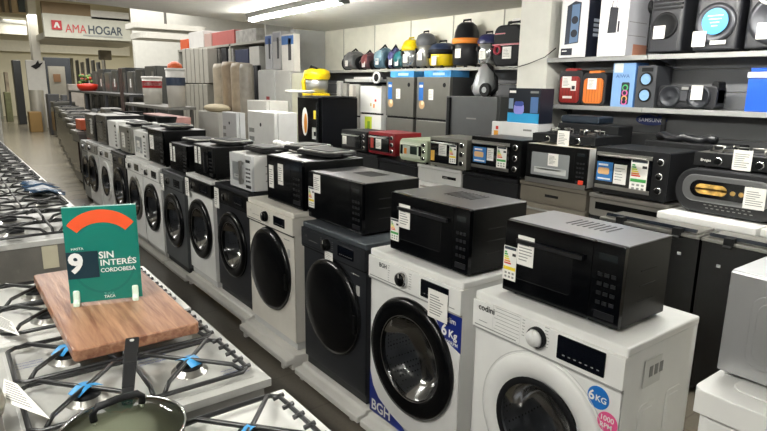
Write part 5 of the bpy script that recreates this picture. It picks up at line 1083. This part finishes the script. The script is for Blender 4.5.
for k in range(7):
    u = 72+k*5.3; far('fridge', ['first', 'second', 'third', 'fourth', 'fifth', 'sixth', 'seventh'][k]+' narrow fridge from the left in the distant line', 'fridge', u, u+4.6, 58+(k % 3)*2, 95, 25+.3*k, M(['#7a7868', '#55564f', '#8b877a', '#4a4c4b', '#68675f', '#565a5b', '#7e7a6e'][k], .5, var=.35, vscale=3), zb=0)
# column, sign bulkhead
a, c = AY(27.5, 5, 25), AY(41.5, 60, 25); b = MB(); b.box(a.x, c.x, 25, 25.6, 0, 6.5, M('#d4d1c6', .6)); struct('column', b)
a = AY(42.5, 13.5, 23); c = AY(131, 37, 23); b = MB(); b.box(a.x, c.x, 23, 23.25, c.z-.15, a.z+.02, M('#d2d2c4', .55)); b.box(a.x, c.x+.5, 23.25, 27, c.z-.2, c.z, M('#a9a595', .6)); b.box(a.x, AY(91, 13, 23).x, 23.05, 23.3, a.z+.02, a.z+.4, M('#8f7a5c', .6)); b.box(AY(91, 13, 23).x, c.x, 23.05, 23.3, a.z+.02, a.z+.25, M('#e2e0d8', .6)); b.box(AY(91, 13, 23).x, c.x, 23.0, 23.3, a.z-.05, a.z+.02, M('#55504a', .6)); struct('bulkhead', b)
t = thing('shop_sign', 'shop sign with red square A and AMAHOGAR lettering on the bulkhead', 'sign', (0, 23, 0))
q = AY(51, 20, 23); q2 = AY(62, 30, 23); RED = M('#c02a32', .4); b = MB(); b.box(q.x, q2.x, -.05, 0, q2.z, q.z, RED)
mx, mw = (q.x+q2.x)/2, (q2.x-q.x); zb_, hh = q2.z+.06, q.z-q2.z-.12
b.prism([(mx-mw*.32, zb_), (mx-mw*.1, zb_+hh), (mx+mw*.1, zb_+hh), (mx+mw*.32, zb_), (mx+mw*.12, zb_), (mx, zb_+hh*.5), (mx-mw*.12, zb_)], 1, -.06, -.05, PAPER); obj('logo', b, t)
p1, p2 = AY(65.5, 32.2, 23), AY(122, 32.5, 23); W1_ = p2.x-p1.x; hz = AY(65, 23.5, 23).z-p1.z
b = MB(); b.text('AMA', (p1.x, -.02, p1.z), hz/.72, M('#cf4a4e', .4), xd=(1, 0, 0), yd=(0, 0, 1), bold=0, width=W1_*.36); b.text('HOGAR', (p1.x+W1_*.385, -.02, p1.z), hz/.72, M('#4d5660', .4), xd=(1, 0, 0), yd=(0, 0, 1), bold=.02, width=W1_*.615); obj('lettering', b, t)
b = MB(); z_ = AY(90, 35.5, 23).z; b.box(p1.x+W1_*.3, p2.x, -.02, -.0, z_-.03, z_+.02, M('#a9aba6', .5)); obj('underline', b, t)
# upper left: brown panel, white beams
a, c = AY(-30, 5, 28), AY(27.5, 14, 28); b = MB(); b.box(a.x, c.x, 28, 28.3, c.z, a.z+.8, M('#8d7b5f', .6)); b.box(AY(18, 5, 28).x, c.x, 27.95, 28, c.z+.05, a.z+.8, M('#232b2c', .5))
for u in (3, 10): b.box(AY(u, 5, 28).x-.04, AY(u, 5, 28).x+.04, 27.92, 28, c.z, a.z+.8, M('#4a4236', .6))
struct('mezzanine_panel', b)
a, c = AY(-30, 14, 27.8), AY(27.5, 35, 27.8); b = MB(); b.box(a.x, c.x, 27.8, 28, c.z, a.z, M('#d4d2c4', .55)); b.prism([(a.x, AY(0, 21, 27.7).z), (c.x, AY(26, 24.5, 27.7).z), (c.x, AY(26, 23, 27.7).z), (a.x, AY(0, 17, 27.7).z)], 1, 27.7, 27.8, M('#8d8d86', .5)); struct('mezzanine_beam', b)
a, c = AY(132, 15, 20), AY(182, 52, 20); b = MB(); b.box(a.x, c.x+3, 20, 20.2, c.z-.8, 6.4, M('#dcdbd3', .6)); struct('wall_hall_panel', b)
# hanging rack in the hall
p = AY(166, 31, 15); t = thing('hanging_rack', 'pale hanging rack of stacked panels in the hall', 'rack', (p.x, 15, p.z))
for k in range(2): b = MB(); b.rbox(2, -.85+.1*k, .85-.1*k, -.5, .5, -.22*k, -.22*k+.12, .2, M('#dedcd2', .5)); obj('panel', b, t)
b = MB(); b.cyl((0, 0, 0), (0, 0, 1.2), .03, STEELD); obj('rod', b, t)

b = MB(); P_ = [AX(497, 66, 4.74), AX(514, 68, 4.3), AX(528, 64, 4.28), AX(545, 57, 4.27), AX(556, 48, 4.27)]
pts = []
for i in range(len(P_)-1):
    for k in range(4): pts.append(P_[i].lerp(P_[i+1], k/4))
b.tube(pts+[P_[-1]], .004, MATBLK, 6); tag(obj('power_cable', b), 'thin dark cable running across the pillar to the speaker shelf', 'cable')
# more of the crowded far hall
for k, (u0, u1, v0, v1, Y, c, nm) in enumerate(((-6, 3, 66, 112, 31, '#6d6f63', 'grey green display stand at the far left of the hall'), (4, 12, 72, 108, 31.5, '#8b7f6c', 'tan display stand at the far left of the hall'),
        (100, 112, 50, 60, 26, '#77705f', 'brownish sign box above the distant fridges'), (68, 84, 84, 96, 21.5, '#9a938a', 'pale box behind the dark table in the hall'), (47, 60, 94, 104, 21.2, '#3d3d3e', 'black box under the far end of the dark table'), (62, 72, 95, 108, 21.9, '#5a5b5d', 'grey box beside the black one under the dark table'))):
    far('display_stand' if k < 2 else 'storage_box', nm, 'stand' if k < 2 else 'box', u0, u1, v0, v1, Y, M(c, .5, var=.35, vscale=3), .4, 0 if k != 2 else None)
a, c = AY(-30, 38, 33.5), AY(130, 56, 33.5); b = MB(); b.box(a.x, c.x, 33.5, 33.98, c.z, a.z, M('#eeead6', .5)); struct('lit_band_far', b)  # paler band: light on the upper far wall put into the colour
